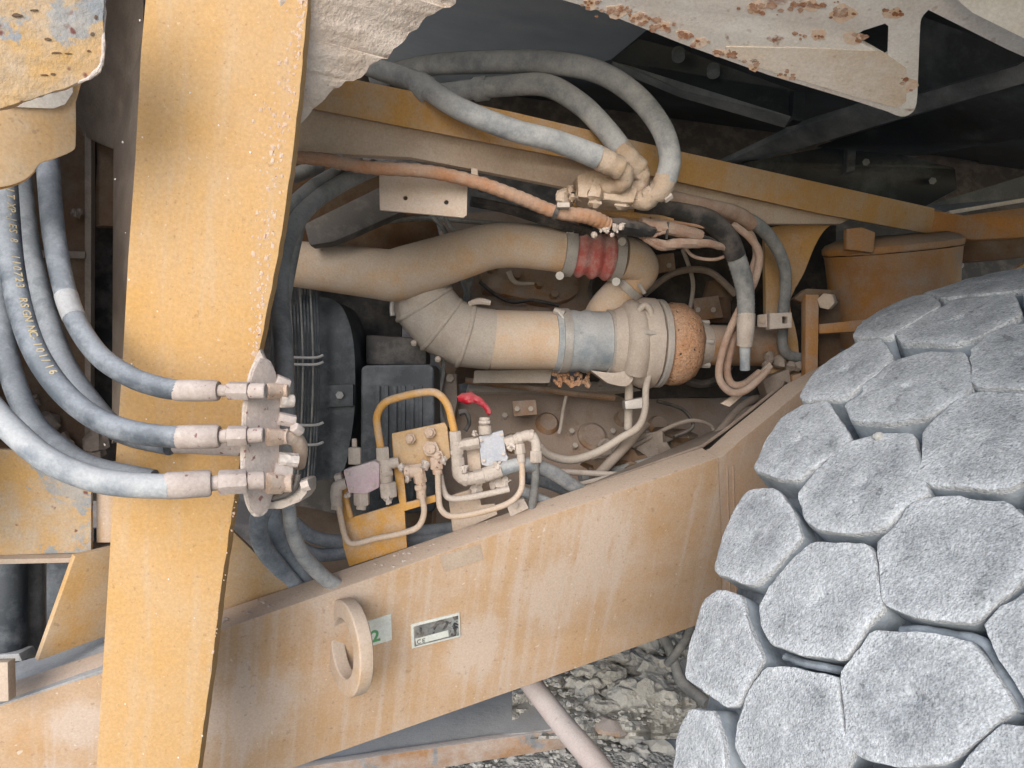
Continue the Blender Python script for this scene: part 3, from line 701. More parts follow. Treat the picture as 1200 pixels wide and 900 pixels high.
mb = MB(); mb.slab([P(*q, 1.01) for q in [(303, 583), (322, 582), (345, 574), (350, 562), (360, 562), (360, 578), (352, 588), (330, 597), (304, 597)]], FWD * .05); build('body', mb, 'fitting', cl, bev=.004, lump=(.001, 80))
mb = MB(); mb.cyl(P(354, 570, 1.0), P(363, 567, 1.0), 7 / FOC, n=6); build('bolt', mb, 'fitting', cl)
mb = MB(); a, b = path([(318, 585, 1.0, 4), (335, 580, 1.0, 4), (346, 570, 1.0, 4), (350, 556, 1.0, 3)]); mb.tube(a, b, 8); build('rubber_liner', mb, 'hose_black', cl)

# conduits running up behind the post edge
def simple_tube(name, label, cat, pp, mat, group=None, n=14, seg=8, **k):
    mb = MB(); a, b = path(pp, seg); mb.tube(a, b, n); return solo(name, mb, mat, label, cat, group, **k)
simple_tube('grey_conduit', 'grey conduit rising behind the post edge and bending right under the rail', 'conduit', [(336, 585, 1.2, 10), (336, 550, 1.22, 11), (334, 470, 1.24, 11), (332, 400, 1.27, 11), (326, 340, 1.3, 12), (334, 285, 1.34, 12), (358, 245, 1.4, 11), (395, 218, 1.46, 10), (440, 196, 1.52, 10)], 'hose_grey')
simple_tube('thin_conduit', 'thinner grey hose beside the conduit below the copper loom', 'conduit', [(318, 300, 1.32, 8), (335, 250, 1.37, 8), (362, 222, 1.42, 8), (390, 205, 1.48, 8), (420, 190, 1.55, 8)], 'hose_grey')
simple_tube('dark_conduit', 'dark hose falling straight behind the post edge', 'hose', [(352, 250, 1.46, 9), (340, 300, 1.42, 10), (330, 360, 1.38, 10), (326, 430, 1.34, 10), (320, 500, 1.3, 10)], 'hose_grey')
simple_tube('short_conduit', 'short grey hose stub tucked behind the post at the rail', 'hose', [(325, 215, 1.44, 9), (345, 206, 1.48, 9), (375, 194, 1.52, 9)], 'hose_grey')
# hoses in the pocket below the clamp
g = 'blue hoses bundled in the pocket below the clamp'
simple_tube('pocket_hose', 'outermost blue hose bending down beside the gusset', 'hose', [(312, 590, 1.40, 11), (303, 612, 1.42, 11), (308, 640, 1.46, 11), (330, 670, 1.50, 11), (356, 700, 1.53, 11)], 'hose_pocket', g)
simple_tube('pocket_hose', 'blue hose with worn cover slanting down in the pocket', 'hose', [(318, 595, 1.48, 10), (325, 625, 1.50, 10), (345, 660, 1.54, 10), (365, 695, 1.56, 10)], 'hose_pocket', g)
simple_tube('pocket_hose', 'pale blue hose dropping straight from the clamp', 'hose', [(338, 590, 1.30, 8), (342, 620, 1.34, 8.5), (355, 650, 1.40, 9), (378, 675, 1.46, 9), (400, 690, 1.5, 9)], 'hose_pale', g)
simple_tube('pocket_hose', 'upper blue hose running right into the pocket', 'hose', [(345, 612, 1.55, 7), (365, 628, 1.58, 8), (390, 634, 1.62, 8), (430, 632, 1.70, 9), (480, 626, 1.78, 9), (530, 620, 1.85, 9)], 'hose_pocket', g)
simple_tube('pocket_hose', 'lower blue hose running right into the pocket', 'hose', [(350, 640, 1.57, 7), (372, 650, 1.60, 8), (400, 648, 1.64, 8), (440, 640, 1.7, 8), (490, 634, 1.78, 8), (540, 630, 1.85, 8)], 'hose_pocket', g)
simple_tube('pocket_hose', 'lowest blue hose along the pocket floor', 'hose', [(440, 655, 1.72, 8), (480, 648, 1.76, 8), (520, 645, 1.8, 8), (560, 640, 1.85, 8)], 'hose_pocket', g)
# floor of the pocket: dried mud
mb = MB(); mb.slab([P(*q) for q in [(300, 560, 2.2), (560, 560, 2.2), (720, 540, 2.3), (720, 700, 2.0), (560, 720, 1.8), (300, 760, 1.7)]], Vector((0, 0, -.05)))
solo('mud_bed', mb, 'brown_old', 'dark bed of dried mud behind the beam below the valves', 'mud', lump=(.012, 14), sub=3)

# ================================================================== FAN GUARD, SHROUD, FINNED BOX
fan = thing('fan_guard', P(352, 560, 1.75), 'black wire fan guard behind the post', 'fan guard')
for k, x in enumerate((331, 335, 339, 343, 347, 351, 355, 359, 363, 367, 371, 374)):
    mb = MB(); a, b = path([(x - 4, 330, 1.80, 1.2), (x, 420, 1.80, 1.2), (x - 2, 500, 1.80, 1.2), (x - 7, 570, 1.80, 1.2)], 6); mb.tube(a, b, 6); build('wire', mb, 'black_plastic' if k % 3 else 'hose_grey', fan)
for y in (418, 426, 497, 520):
    mb = MB(); a, b = path([(330, y, 1.78, 1.7), (350, y + 1, 1.78, 1.7), (370, y + 1, 1.78, 1.7), (379, y - 2, 1.78, 1.7)], 4); mb.tube(a, b, 6); build('cross_wire', mb, 'dust_grey', fan)
sh = thing('fan_shroud', P(392, 560, 1.8), 'black rounded fan shroud beside the wire guard', 'shroud')
mb = MB()
prof = [(352, 345), (392, 352), (408, 375), (415, 410), (416, 470), (410, 520), (398, 556), (352, 566)]
mb.slab([P(x, y, 1.86) for x, y in cr(prof, 4)], FWD * .18); build('housing', mb, 'black_plastic', sh, bev=.012, segs=3)
mb = MB(); mb.slab([P(x, y, 1.845) for x, y in [(380, 452), (414, 450), (414, 476), (380, 478)]], FWD * .03); build('joint_flange', mb, 'black_plastic', sh, bev=.003)
mb = MB(); mb.cyl(P(398, 463, 1.832), P(398, 463, 1.86), 5 * 1.72 / FOC, n=6); build('bolt', mb, 'dust_grey', sh)
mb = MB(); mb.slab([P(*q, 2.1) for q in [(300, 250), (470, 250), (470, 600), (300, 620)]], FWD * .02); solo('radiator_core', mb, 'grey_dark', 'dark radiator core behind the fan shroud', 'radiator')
fb = thing('finned_box', P(465, 590, 1.85), 'dark blue grey finned box behind the orange pipe loop', 'box')
mb = MB(); mb.slab([P(*q, 1.82) for q in [(423, 432), (428, 428), (503, 427), (508, 432), (511, 590), (508, 600), (422, 605)]], FWD * .16); build('housing', mb, 'black_plastic', fb, bev=.01, segs=3)
for x in (440, 450, 460, 470, 480, 490):
    mb = MB(); mb.slab([P(xx, yy, 1.812) for xx, yy in [(x, 452), (x + 5, 452), (x + 5, 585), (x, 585)]], FWD * .012); build('fin', mb, 'black_plastic', fb, bev=.002)
mb = MB(); mb.slab([P(*q, 1.95) for q in [(428, 392), (500, 396), (500, 428), (428, 428)]], FWD * .1); solo('dark_box', mb, 'grey_dark', 'black box above the finned box', 'box', bev=.01)

# ================================================================== ENGINE
eg = thing('engine', P(680, 600, 2.35), 'dusty brown engine block with bosses behind the air pipes', 'engine')
EP = dplane((560, 500, 2.20), (860, 500, 2.38), (700, 560, 2.20))
def ep(x, y, l=0.0): return EP.at(x, y) + EP.n * l
mb = MB(); mb.slab([ep(*q) for q in [(510, 462), (870, 452), (880, 600), (720, 640), (510, 640)]], -EP.n * .3); build('block_face', mb, 'engine', eg, bev=.01, lump=(.006, 8), sub=2)
mb = MB(); mb.slab([ep(x, y, .02) for x, y in [(548, 452), (812, 450), (812, 461), (548, 463)]], -EP.n * .05); build('flange', mb, 'pipe_bare', eg, bev=.002)
for (x, y, r, l) in [(641, 497, 13, .015), (694, 512, 17, .012), (728, 492, 9, .02), (600, 520, 11, .015), (770, 500, 12, .02)]:
    mb = MB(); mb.lathe(ep(x, y, -.01), EP.n, [(0, r * 1.15 * 2.25 / FOC), (.012 + l * .4, r * 1.05 * 2.25 / FOC), (.012 + l, r * .8 * 2.25 / FOC), (.010 + l, r * .5 * 2.25 / FOC)], 20); build('boss', mb, 'engine', eg)
for i, (x, y) in enumerate([(582, 456), (640, 455), (700, 455), (760, 455), (668, 508), (716, 508), (672, 525), (590, 490), (740, 520), (622, 540)]):
    mb = MB(); mb.cyl(ep(x, y, .0), ep(x, y, .035 if i < 4 else .02), 3.4 * 2.25 / FOC, n=6); build('bolt', mb, 'pipe_bare', eg)
mb = MB(); a, b = path([(664, 462, 2.18, 2), (660, 480, 2.18, 2), (657, 500, 2.18, 2), (655, 508, 2.18, 2)]); mb.tube(a, b, 8); build('drip_wire', mb, 'pipe_bare', eg)
HP = dplane((560, 340, 2.26), (700, 340, 2.34), (620, 380, 2.26))
def hp(x, y, l=0.0): return HP.at(x, y) + HP.n * l
mb = MB(); mb.slab([hp(*q) for q in [(520, 250), (700, 240), (690, 400), (540, 420), (520, 380)]], -HP.n * .25); build('head', mb, 'engine', eg, bev=.01, lump=(.008, 9), sub=2)
mb = MB(); mb.slab([hp(x, y, .03) for x, y in cr([(560, 322), (600, 312), (650, 318), (672, 330), (672, 350), (640, 360), (600, 352), (565, 345)], 3)], -HP.n * .05); build('rocker_cover', mb, 'engine', eg, bev=.006)
for (x, y) in [(572, 322), (602, 330), (628, 340), (655, 326), (645, 352)]:
    mb = MB(); mb.cyl(hp(x, y, .03), hp(x, y, .05), 5 * 2.25 / FOC, n=6); build('bolt', mb, 'engine', eg, bev=.001)
mb = MB(); a, b = path([(562, 330, 2.2, 2.2), (580, 345, 2.2, 2.2), (600, 354, 2.2, 2.2), (625, 352, 2.2, 2.2), (655, 358, 2.2, 2.2)]); mb.tube(a, b, 8); build('gasket_edge', mb, 'hose_black', eg)
mb = MB(); a, b = path([(596, 318, 2.17, 3.5), (604, 331, 2.17, 3), (626, 332, 2.17, 1.5)], 4); mb.tube(a, b, 8); build('bracket_rod', mb, 'pipe_bare', eg)
for pts in ([(530, 285, 2.15, 3), (540, 320, 2.15, 4), (548, 345, 2.15, 4), (544, 370, 2.15, 4)], [(556, 300, 2.15, 3), (552, 325, 2.15, 3.5), (546, 350, 2.15, 3.5)]):
    mb = MB(); a, b = path(pts); mb.tube(a, b, 10); build('dipstick_tube', mb, 'hose_grey', eg)
mb = MB(); mb.slab([P(*q, 2.35) for q in [(680, 250), (980, 250), (980, 460), (680, 470)]], FWD * .05); build('dark_backing', mb, 'bay_shade', eg, lump=(.01, 7), sub=3)  # dark sheet in place of the shade behind the engine
mb = MB(); mb.lathe(P(840, 330, 2.28), (UP * -1), [(0, .03), (.05, .045), (.06, .04), (.11, .04), (.12, .03)], 20); build('filter_bowl', mb, 'brown_old', eg)
mb = MB(); mb.slab([P(*q, 2.28) for q in cr([(760, 300), (850, 290), (880, 340), (870, 385), (800, 395), (755, 360)], 3)], FWD * .08); build('gear_case', mb, 'bay_shade', eg, bev=.02, lump=(.008, 12), sub=1)
mb = MB(); mb.slab([P(*q, 2.02) for q in [(556, 434), (648, 433), (644, 449), (554, 449)]], FWD * .06); hs = solo('heat_shield', mb, 'pipe_bare', 'flat tan heat shield tray under the large air pipe', 'heat shield', bev=.003)
mb = MB(); mb.slab([P(*q, 2.05) for q in [(510, 436), (535, 438), (536, 470), (530, 500), (508, 505)]], FWD * .1); o = solo('mount_bracket', mb, 'taupe', 'small grey bracket with a bolt beside the finned box', 'bracket', bev=.004)
mb = MB(); mb.cyl(P(527, 443, 2.03), P(527, 443, 2.07), 5 * 2.05 / FOC, n=6); build('bolt', mb, 'pipe_bare', o)
# closing walls added so that no daylight comes through from behind
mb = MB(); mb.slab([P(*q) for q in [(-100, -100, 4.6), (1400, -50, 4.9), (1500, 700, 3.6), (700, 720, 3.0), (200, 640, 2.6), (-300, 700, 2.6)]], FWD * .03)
solo('dark_back_wall', mb, 'grey_dark', 'added dark wall far back shutting out daylight behind the engine', 'bulkhead')
mb = MB(); mb.slab([P(*q) for q in [(330, 175, 1.75), (500, 215, 1.95), (520, 300, 2.1), (330, 330, 1.9)]], FWD * .02); solo('back_sheet', mb, 'brown_old', 'brown sheet behind the diagonal duct', 'panel')
mb = MB(); mb.slab([P(*q) for q in [(356, 262, 1.66), (452, 215, 1.78), (460, 222, 1.78), (474, 247, 1.76), (392, 283, 1.66), (362, 288, 1.64)]], FWD * .05); solo('diagonal_duct', mb, 'grey_dark', 'grey brown duct slanting up behind the hanging bracket plate', 'duct', bev=.008)
# clutter low behind the beam, right of the valves
for i, (x, y, d, r) in enumerate([(760, 520, 2.12, 20), (735, 535, 2.05, 15), (790, 515, 2.2, 18), (810, 535, 2.15, 13), (700, 548, 2.0, 12), (775, 545, 2.08, 14), (715, 525, 2.12, 13), (745, 552, 2.0, 12)]):
    mb = MB(); mb.ball(P(x, y, d), r * d / FOC, n=12, amp=.8, seed=i + 60, squash=(1.3, 1, .8))
    solo('mud_heap', mb, 'brown_old' if i % 3 else 'taupe', 'lump of dark dried mud lying behind the beam near its far end', 'mud', 'mud lumps behind the beam', lump=(.006, 40))
simple_tube('thin_cable', 'thin cable arching over the mud lumps behind the beam', 'cable', [(690, 548, 2.02, 2.5), (730, 530, 2.05, 2.5), (775, 505, 2.1, 2.5), (808, 493, 2.12, 2.5), (832, 498, 2.14, 2.5), (838, 512, 2.14, 2.5)], 'taupe')
g = 'brown hoses climbing beside the axle casting'
simple_tube('casting_hose', 'upper brown hose climbing over the axle casting', 'hose', [(818, 535, 2.0, 5), (838, 512, 2.03, 5), (862, 484, 2.08, 5), (884, 468, 2.12, 5), (902, 472, 2.15, 5)], 'taupe', g)
simple_tube('casting_hose', 'lower brown hose climbing over the axle casting', 'hose', [(832, 535, 1.97, 4), (855, 505, 2.02, 4.5), (875, 482, 2.07, 4.5), (898, 478, 2.1, 4.5)], 'taupe', g)

# ---- more lines in the engine bay
g = 'small lines and cables in the engine bay'
EXTRA = [
 ('grey cable running just under the rail behind the tab plate', [(430, 262, 1.9, 3), (500, 256, 1.92, 3), (580, 262, 1.95, 3), (660, 268, 1.97, 3)], 'hose_grey'),
 ('dark hose sagging behind the copper loom below the rail', [(552, 236, 1.75, 6), (600, 246, 1.78, 6), (650, 262, 1.82, 6), (700, 276, 1.86, 6)], 'hose_black'),
 ('thin black cable dropping behind the red coupling', [(690, 262, 2.05, 2.5), (700, 300, 2.08, 2.5), (692, 340, 2.1, 2.5), (700, 370, 2.12, 2.5)], 'hose_black'),
 ('brown line arching behind the turbocharger to the right', [(755, 345, 2.15, 4), (790, 320, 2.16, 4), (830, 318, 2.17, 4), (862, 345, 2.18, 4)], 'taupe'),
 ('dark hose curling low behind the outlet pipe', [(790, 440, 2.15, 5), (820, 450, 2.14, 5), (845, 442, 2.12, 5), (862, 415, 2.12, 5)], 'hose_black'),
 ('thin tan line beside the filter bowl', [(800, 292, 2.2, 2.5), (812, 330, 2.2, 2.5), (808, 365, 2.2, 2.5)], 'pipe_bare'),
 ('grey cable hanging under the tab plate', [(520, 250, 1.8, 2.5), (530, 268, 1.82, 2.5), (548, 275, 1.85, 2.5), (560, 300, 1.9, 2.5)], 'hose_grey'),
 ('second grey cable hanging left of the intake bend', [(505, 252, 1.85, 3), (522, 272, 1.88, 3), (528, 300, 1.95, 3)], 'hose_grey'),
 ('brown pipe along the engine block above its flange', [(545, 446, 2.14, 4), (600, 452, 2.15, 4), (680, 462, 2.18, 4), (720, 466, 2.2, 4)], 'engine'),
 ('black cable looping on the engine block face', [(770, 470, 2.15, 2.2), (800, 480, 2.16, 2.2), (812, 500, 2.14, 2.2), (790, 512, 2.12, 2.2)], 'hose_black'),
 ('dusty line lying along the beam top beyond the valves', [(660, 572, 1.78, 3), (710, 560, 1.83, 3), (770, 545, 1.9, 3), (815, 532, 1.95, 3)], 'pipe_bare'),
 ('dark hose lying behind the beam top', [(680, 560, 1.95, 6), (730, 550, 2.0, 6), (790, 532, 2.05, 6), (830, 515, 2.1, 6)], 'hose_grey'),
 ('brown strand dangling below the pink harness', [(800, 284, 1.66, 2), (812, 300, 1.68, 2), (838, 304, 1.7, 2), (858, 296, 1.72, 2)], 'pink_loom'),
 ('dark strand woven through the pink harness', [(755, 262, 1.6, 3), (790, 276, 1.62, 3), (830, 280, 1.66, 3), (860, 300, 1.72, 3)], 'hose_black'),
 ('thin orange strand above the pink harness', [(762, 256, 1.6, 2), (800, 262, 1.63, 2), (840, 270, 1.67, 2), (868, 285, 1.72, 2)], 'copper_loom'),
 ('grey line dropping beside the finned box', [(516, 400, 2.0, 3), (520, 430, 2.0, 3), (514, 470, 1.98, 3), (522, 505, 1.95, 3)], 'hose_grey'),
]
for lab, pts, mt in EXTRA: simple_tube('small_line', lab, 'cable', pts, mt, g, n=8)
BR = [('brown bracket with two bolts behind the outlet pipe', [(812, 350), (842, 346), (848, 372), (815, 376)], 2.2), ('rusty bracket below the rail behind the black hose', [(760, 300), (790, 296), (792, 316), (764, 322)], 2.15), ('small plate on the engine block below the heat shield', [(600, 470), (628, 468), (630, 486), (602, 488)], 2.12)]
for lab, pts, d in BR:
    t = thing('small_bracket', P(pts[3][0], pts[3][1], d), lab, 'bracket')
    mb = MB(); mb.slab([P(x, y, d) for x, y in pts], FWD * .02); build('plate', mb, 'engine', t, bev=.003)
    for k in (0, 1):
        x = pts[k][0] + (6 if k == 0 else -6); y = (pts[0][1] + pts[3][1]) / 2
        mb = MB(); mb.cyl(P(x, y, d - .012), P(x, y, d + .01), 3.2 * d / FOC, n=6); build('bolt', mb, 'pipe_bare', t)

# ================================================================== AIR PIPES AND TURBO
ip = thing('intake_pipe', P(560, 330, 1.85), 'tan intake pipe with a red rubber coupling, bent above the large pipe', 'pipe')
mb = MB(); a, b = path([(300, 303, 1.72, 28), (345, 309, 1.74, 27), (436, 320, 1.78, 29.5), (460, 322.5, 1.79, 30.5), (482, 317, 1.80, 30.5), (543, 298, 1.82, 28), (575, 289, 1.84, 26.5), (610, 288, 1.86, 26), (664, 295, 1.88, 25)], 8); mb.tube(a, b, 32); build('pipe', mb, 'pipe_tan', ip)
mb = MB()
A, B = P(650, 293, 1.875), P(735, 303, 1.905); dv = B - A; prof = []
for i in range(41):
    t = i / 40; r = 27
    if .12 < t < .86: r = 27 + 2.2 * math.sin((t - .12) / .74 * math.pi * 8) 
    prof.append((t * dv.length, r * 1.88 / FOC))
mb.lathe(A, dv, prof[5:36], 32); build('red_coupling', mb, 'red_rubber', ip)
def band(A, B, t, wd, r, d, mat, parent, lab='hose_clamp'):
    q0 = A.lerp(B, t - wd / 2); q1 = A.lerp(B, t + wd / 2)
    mb = MB(); mb.lathe(q0, q1 - q0, [(0, r * .97 * d / FOC), (.0005, r * d / FOC), ((q1 - q0).length - .0005, r * d / FOC), ((q1 - q0).length, r * .97 * d / FOC)], 32); return build(lab, mb, mat, parent)
c1 = band(A, B, .17, .15, 29.5, 1.88, 'steel_clamp', ip); c2 = band(A, B, .84, .13, 29, 1.89, 'steel_clamp', ip)
for cc, q in ((c1, (668, 270)), (c1, (656, 323)), (c2, (729, 283)), (c2, (722, 330))):
    mb = MB(); mb.cyl(P(*q, 1.83), P(q[0] + 1, q[1], 1.87), 5 * 1.85 / FOC, n=8); build('clamp_bolt', mb, 'steel_clamp', cc)
mb = MB(); a, b = path([(728, 302, 1.90, 25), (742, 305, 1.91, 24), (750, 316, 1.93, 22), (738, 332, 1.95, 20), (722, 346, 1.96, 19), (708, 362, 1.98, 19), (700, 378, 2.0, 19)], 8); mb.tube(a, b, 28); build('elbow', mb, 'pipe_tan', ip)
A2, B2 = P(741, 328, 1.945), P(722, 348, 1.96); band(A2, B2, .35, .35, 22.5, 1.95, 'steel_clamp', ip)
mb = MB(); mb.cyl(P(748, 332, 1.9), P(756, 344, 1.9), 2.5 * 1.9 / FOC, n=6); build('clamp_screw', mb, 'steel_clamp', ip)

lp2 = thing('exhaust_pipe', P(560, 432, 1.9), 'large segmented tan air pipe with a welded elbow and blue rubber boot', 'pipe')
el = [(486, 330, 1.86, 36), (497, 356, 1.87, 36), (517, 380, 1.88, 36), (545, 394, 1.89, 36), (576, 398, 1.90, 35.5)]
whole = MB(); whole.tube([P(*e[:3]) for e in el], [e[3] * e[2] / FOC * (1.03 if 0 < i < 4 else 1.0) for i, e in enumerate(el)], 36, cap=False)
for i in range(4):
    mb = MB(); mb.v = [v.copy() for v in whole.v[i * 36:(i + 2) * 36]]; mb.f = [(k, (k + 1) % 36, 36 + (k + 1) % 36, 36 + k) for k in range(36)]
    build('elbow_segment', mb, 'pipe_bare', lp2)
for i in (1, 2, 3):
    mb = MB(); p0 = P(*el[i][:3]); T = (P(*el[i + 1][:3]) - P(*el[i - 1][:3])).normalized(); r = 38.4 * el[i][2] / FOC
    mb.lathe(p0 - T * .006, T, [(0, r * .97), (.003, r * 1.005), (.006, r * 1.012), (.009, r * 1.005), (.012, r * .97)], 36); build('weld_seam', mb, 'pipe_bare', lp2, lump=(.0012, 90))
mb = MB(); a, b = path([(574, 398, 1.90, 35), (660, 399.5, 1.92, 34)], 4); mb.tube(a, b, 36); build('straight_pipe', mb, 'pipe_tan', lp2)
A, B = P(648, 399, 1.915), P(722, 401, 1.94); dv = B - A; Ld = dv.length
mb = MB(); mb.lathe(A, dv, [(0, 35.5 * 1.92 / FOC), (Ld * .3, 36.5 * 1.92 / FOC), (Ld * .42, 35 * 1.92 / FOC), (Ld * .5, 37.5 * 1.92 / FOC), (Ld * .62, 35.5 * 1.92 / FOC), (Ld, 36 * 1.92 / FOC)], 36); build('rubber_boot', mb, 'boot_blue', lp2)
k1 = band(A, B, .15, .13, 38, 1.92, 'steel_clamp', lp2); k2 = band(A, B, .9, .13, 38, 1.935, 'steel_clamp', lp2)
mb = MB(); mb.cyl(P(655, 366, 1.87), P(674, 390, 1.86), 2.6 * 1.87 / FOC, n=8); build('clamp_screw', mb, 'steel_clamp', k1)
mb = MB(); mb.cyl(P(650, 364, 1.88), P(662, 368, 1.87), 4 * 1.87 / FOC, n=8); build('clamp_trunnion', mb, 'steel_clamp', k1)
mb = MB(); a, b = path([(460, 350, 1.8, 3), (459, 362, 1.8, 2.5), (460, 370, 1.8, 3)]); mb.tube(a, b, 8); build('drain_chain', mb, 'steel_clamp', lp2)
mb = MB(); a, b = path([(550, 356, 1.86, 3), (562, 353, 1.85, 4), (575, 355, 1.85, 3)]); mb.tube(a, b, 8); build('sensor_stub', mb, 'fitting', lp2)
for (x, y) in ((485, 402), (513, 421)):
    mb = MB(); mb.ball(P(x, y, 1.855), .008, n=8); build('weld_tab', mb, 'pipe_bare', lp2)

tb = thing('turbocharger', P(745, 455, 1.98), 'dusty turbocharger with a rounded housing and a woven wrapped turbine', 'turbocharger')
dv = (B - A).normalized(); C0 = P(712, 401, 1.93); sc = 1.94 / FOC
mb = MB(); mb.lathe(C0, dv, [(0, 34 * sc), (.012, 38 * sc), (.03, 42 * sc), (.055, 46 * sc), (.075, 51 * sc), (.085, 53 * sc), (.11, 53 * sc), (.118, 48 * sc), (.125, 40 * sc)], 40); build('compressor_housing', mb, 'turbo', tb, lump=(.002, 40))
mb = MB()
for k in range(25):
    pass
vol = []
for k in range(19):
    t = -2.4 + k * .27
    rr = (37 + 3 * k / 18) * sc
    up = UP; sd = dv.cross(UP).normalized()
    vol.append(C0 + dv * .055 + (up * math.cos(t) + sd * math.sin(t)) * rr)
mb.tube(vol, [(9 + 6 * k / 18) * sc for k in range(19)], 14); build('volute', mb, 'turbo', tb, lump=(.002, 40))
mb = MB(); mb.slab([P(*q, 1.88) for q in cr([(692, 434), (720, 437), (738, 434), (742, 444), (733, 453), (712, 449)], 3)], FWD * .06); build('volute_foot', mb, 'turbo', tb, bev=.008)
mb = MB(); mb.lathe(C0 + dv * .118, dv, [(0, 50 * sc), (.004, 52 * sc), (.014, 52 * sc), (.018, 48 * sc)], 36); build('vee_clamp', mb, 'steel_clamp', tb)
for k in range(5):
    t = -1.6 + k * .75; q = C0 + dv * .085 + (UP * math.cos(t) - FWD * math.sin(t)) * 50 * sc
    mb = MB(); mb.cyl(q - dv * .012, q + dv * .02, 4 * sc, n=6); build('bolt', mb, 'steel_clamp', tb)
mb = MB(); mb.lathe(C0 + dv * .128, dv, [(0, 38 * sc), (.008, 45 * sc), (.03, 49 * sc), (.06, 48 * sc), (.085, 41 * sc), (.102, 28 * sc)], 40); build('wrapped_turbine', mb, 'wrap', tb, lump=(.004, 50))
mb = MB(); mb.lathe(C0 + dv * .207, dv, [(0, 34 * sc), (.015, 31 * sc), (.04, 26 * sc), (.05, 24 * sc)], 32); build('outlet_flange', mb, 'turbo', tb)
for k in range(4):
    t = .3 + k * 1.2; q = C0 + dv * .245 + (UP * math.cos(t) - FWD * math.sin(t)) * 27 * sc
    mb = MB(); mb.cyl(q - dv * .008, q + dv * .012, 3.4 * sc, n=6); build('flange_bolt', mb, 'steel_clamp', tb)
mb = MB(); mb.cyl(C0 + dv * .24, C0 + dv * .44, 24 * sc, n=28); build('outlet_pipe', mb, 'engine', tb)
rnd = random.Random(31); mb = MB()
for i in range(46):
    x = rnd.uniform(648, 690); y = rnd.uniform(436, 452); p = P(x, y, 1.97); mb.ball(p, rnd.uniform(.004, .009), n=6, amp=.7, seed=i)
for i in range(46):
    x = rnd.uniform(758, 815); y = rnd.uniform(432, 447) - (x - 758) * .08; p = P(x, y, 2.0); mb.ball(p, rnd.uniform(.003, .008), n=6, amp=.7, seed=i)
tag(build('frayed_lagging', mb, 'wrap', tb, smooth=0), kind='stuff')

# oil pipes under the turbo
ol = thing('oil_return_pipe', P(737, 500, 1.95), 'straight grey oil pipe dropping from the turbocharger', 'pipe')
mb = MB(); a, b = path([(737, 440, 1.94, 5), (737, 470, 1.95, 5), (736, 502, 1.97, 5)], 4); mb.tube(a, b, 14); build('pipe', mb, 'pipe_bare', ol)
mb = MB(); mb.slab([P(*q, 1.90) for q in [(732, 470), (758, 465), (760, 478), (733, 480)]], FWD * .05); build('clip', mb, 'steel_clamp', ol, bev=.003)
simple_tube('oil_feed_pipe', 'thin grey pipe looping over the turbocharger and sweeping down left', 'pipe', [(748, 365, 1.86, 3.5), (756, 358, 1.86, 4), (763, 368, 1.86, 4), (764, 400, 1.86, 4), (763, 430, 1.87, 4), (757, 455, 1.89, 4), (756, 480, 1.90, 4), (748, 500, 1.91, 4.5), (728, 513, 1.92, 4.5), (700, 530, 1.92, 5), (670, 539, 1.9, 5), (645, 534, 1.88, 5), (632, 524, 1.86, 5)], 'pipe_bare')
simple_tube('sloping_tube', 'dull grey tube sloping from the oil pipe down behind the beam', 'pipe', [(756, 495, 2.0, 7), (735, 520, 1.98, 6.5), (712, 545, 1.94, 6), (695, 562, 1.9, 6)], 'taupe')
simple_tube('low_tube', 'thin pinkish tube running level just above the beam edge', 'pipe', [(640, 552, 1.80, 3.5), (680, 554, 1.84, 3.5), (720, 556, 1.88, 3.5), (745, 556, 1.9, 3.5)], 'fitting')

# ================================================================== VALVES ON THE BRACKET
VD = 1.60
def poly(mbname, pts, d, th, mat, parent, bev=.002, **k):
    mb = MB(); mb.slab([P(x, y, d) for x, y in pts], FWD * th); return build(mbname, mb, mat, parent, bev=bev, **k)
br = thing('valve_bracket', P(440, 660, 1.58), 'orange valve bracket plate with a square window standing behind the beam', 'bracket')
mb = MB()
outer = [(396, 592), (402, 640), (409, 664), (477, 642), (474, 599), (511, 588), (510, 580), (476, 589), (472, 545), (466, 508), (459, 510), (462, 555), (468, 590), (413, 606), (406, 575), (396, 578)]
mb.slab([P(x, y, 1.60) for x, y in outer], FWD * .012); build('plate', mb, 'paint_orange', br, bev=.0015)
poly('square_plate', [(459, 508), (521, 495), (524, 500), (528, 536), (514, 546), (470, 551), (463, 545)], 1.585, .02, 'ochre_dusty', br)
for (x, y, r) in ((481, 514, 6.5), (504, 507, 7), (505, 526, 10), (513, 534, 7)):
    mb = MB(); mb.cyl(P(x, y, 1.565), P(x, y, 1.59), r * 1.58 / FOC, n=6); mb.cyl(P(x - .5, y, 1.555), P(x, y, 1.57), r * .6 * 1.58 / FOC, n=10); build('bolt_head', mb, 'mud_red', br, bev=.0015, lump=(.0008, 120))
poly('side_plate', [(525, 582), (560, 570), (564, 592), (580, 590), (583, 603), (531, 626)], 1.63, .012, 'dusty_tan', br)
simple_tube('pipe_loop', 'orange pipe bent in a high loop above the valve bracket', 'pipe', [(447, 530, 1.575, 4.6), (443, 505, 1.575, 4.6), (442, 487, 1.575, 4.6), (451, 472, 1.575, 4.6), (470, 465, 1.575, 4.6), (495, 460, 1.575, 4.6), (512, 461, 1.575, 4.6), (524, 474, 1.575, 4.6), (530, 495, 1.575, 4.6), (533, 510, 1.575, 4.6)], 'paint_orange')
def stack(parent, pts, mat='fitting'):
    """column of turned fittings: [(name, x0, y0, x1, y1, radius px, sides)]"""
    for nm, x0, y0, x1, y1, r, n in pts:
        mb = MB(); mb.cyl(P(x0, y0, 1.57), P(x1, y1, 1.57), r * 1.57 / FOC, n=n); build(nm, mb, mat, parent, bev=r * .2 * 1.57 / FOC, lump=(.0008, 120))
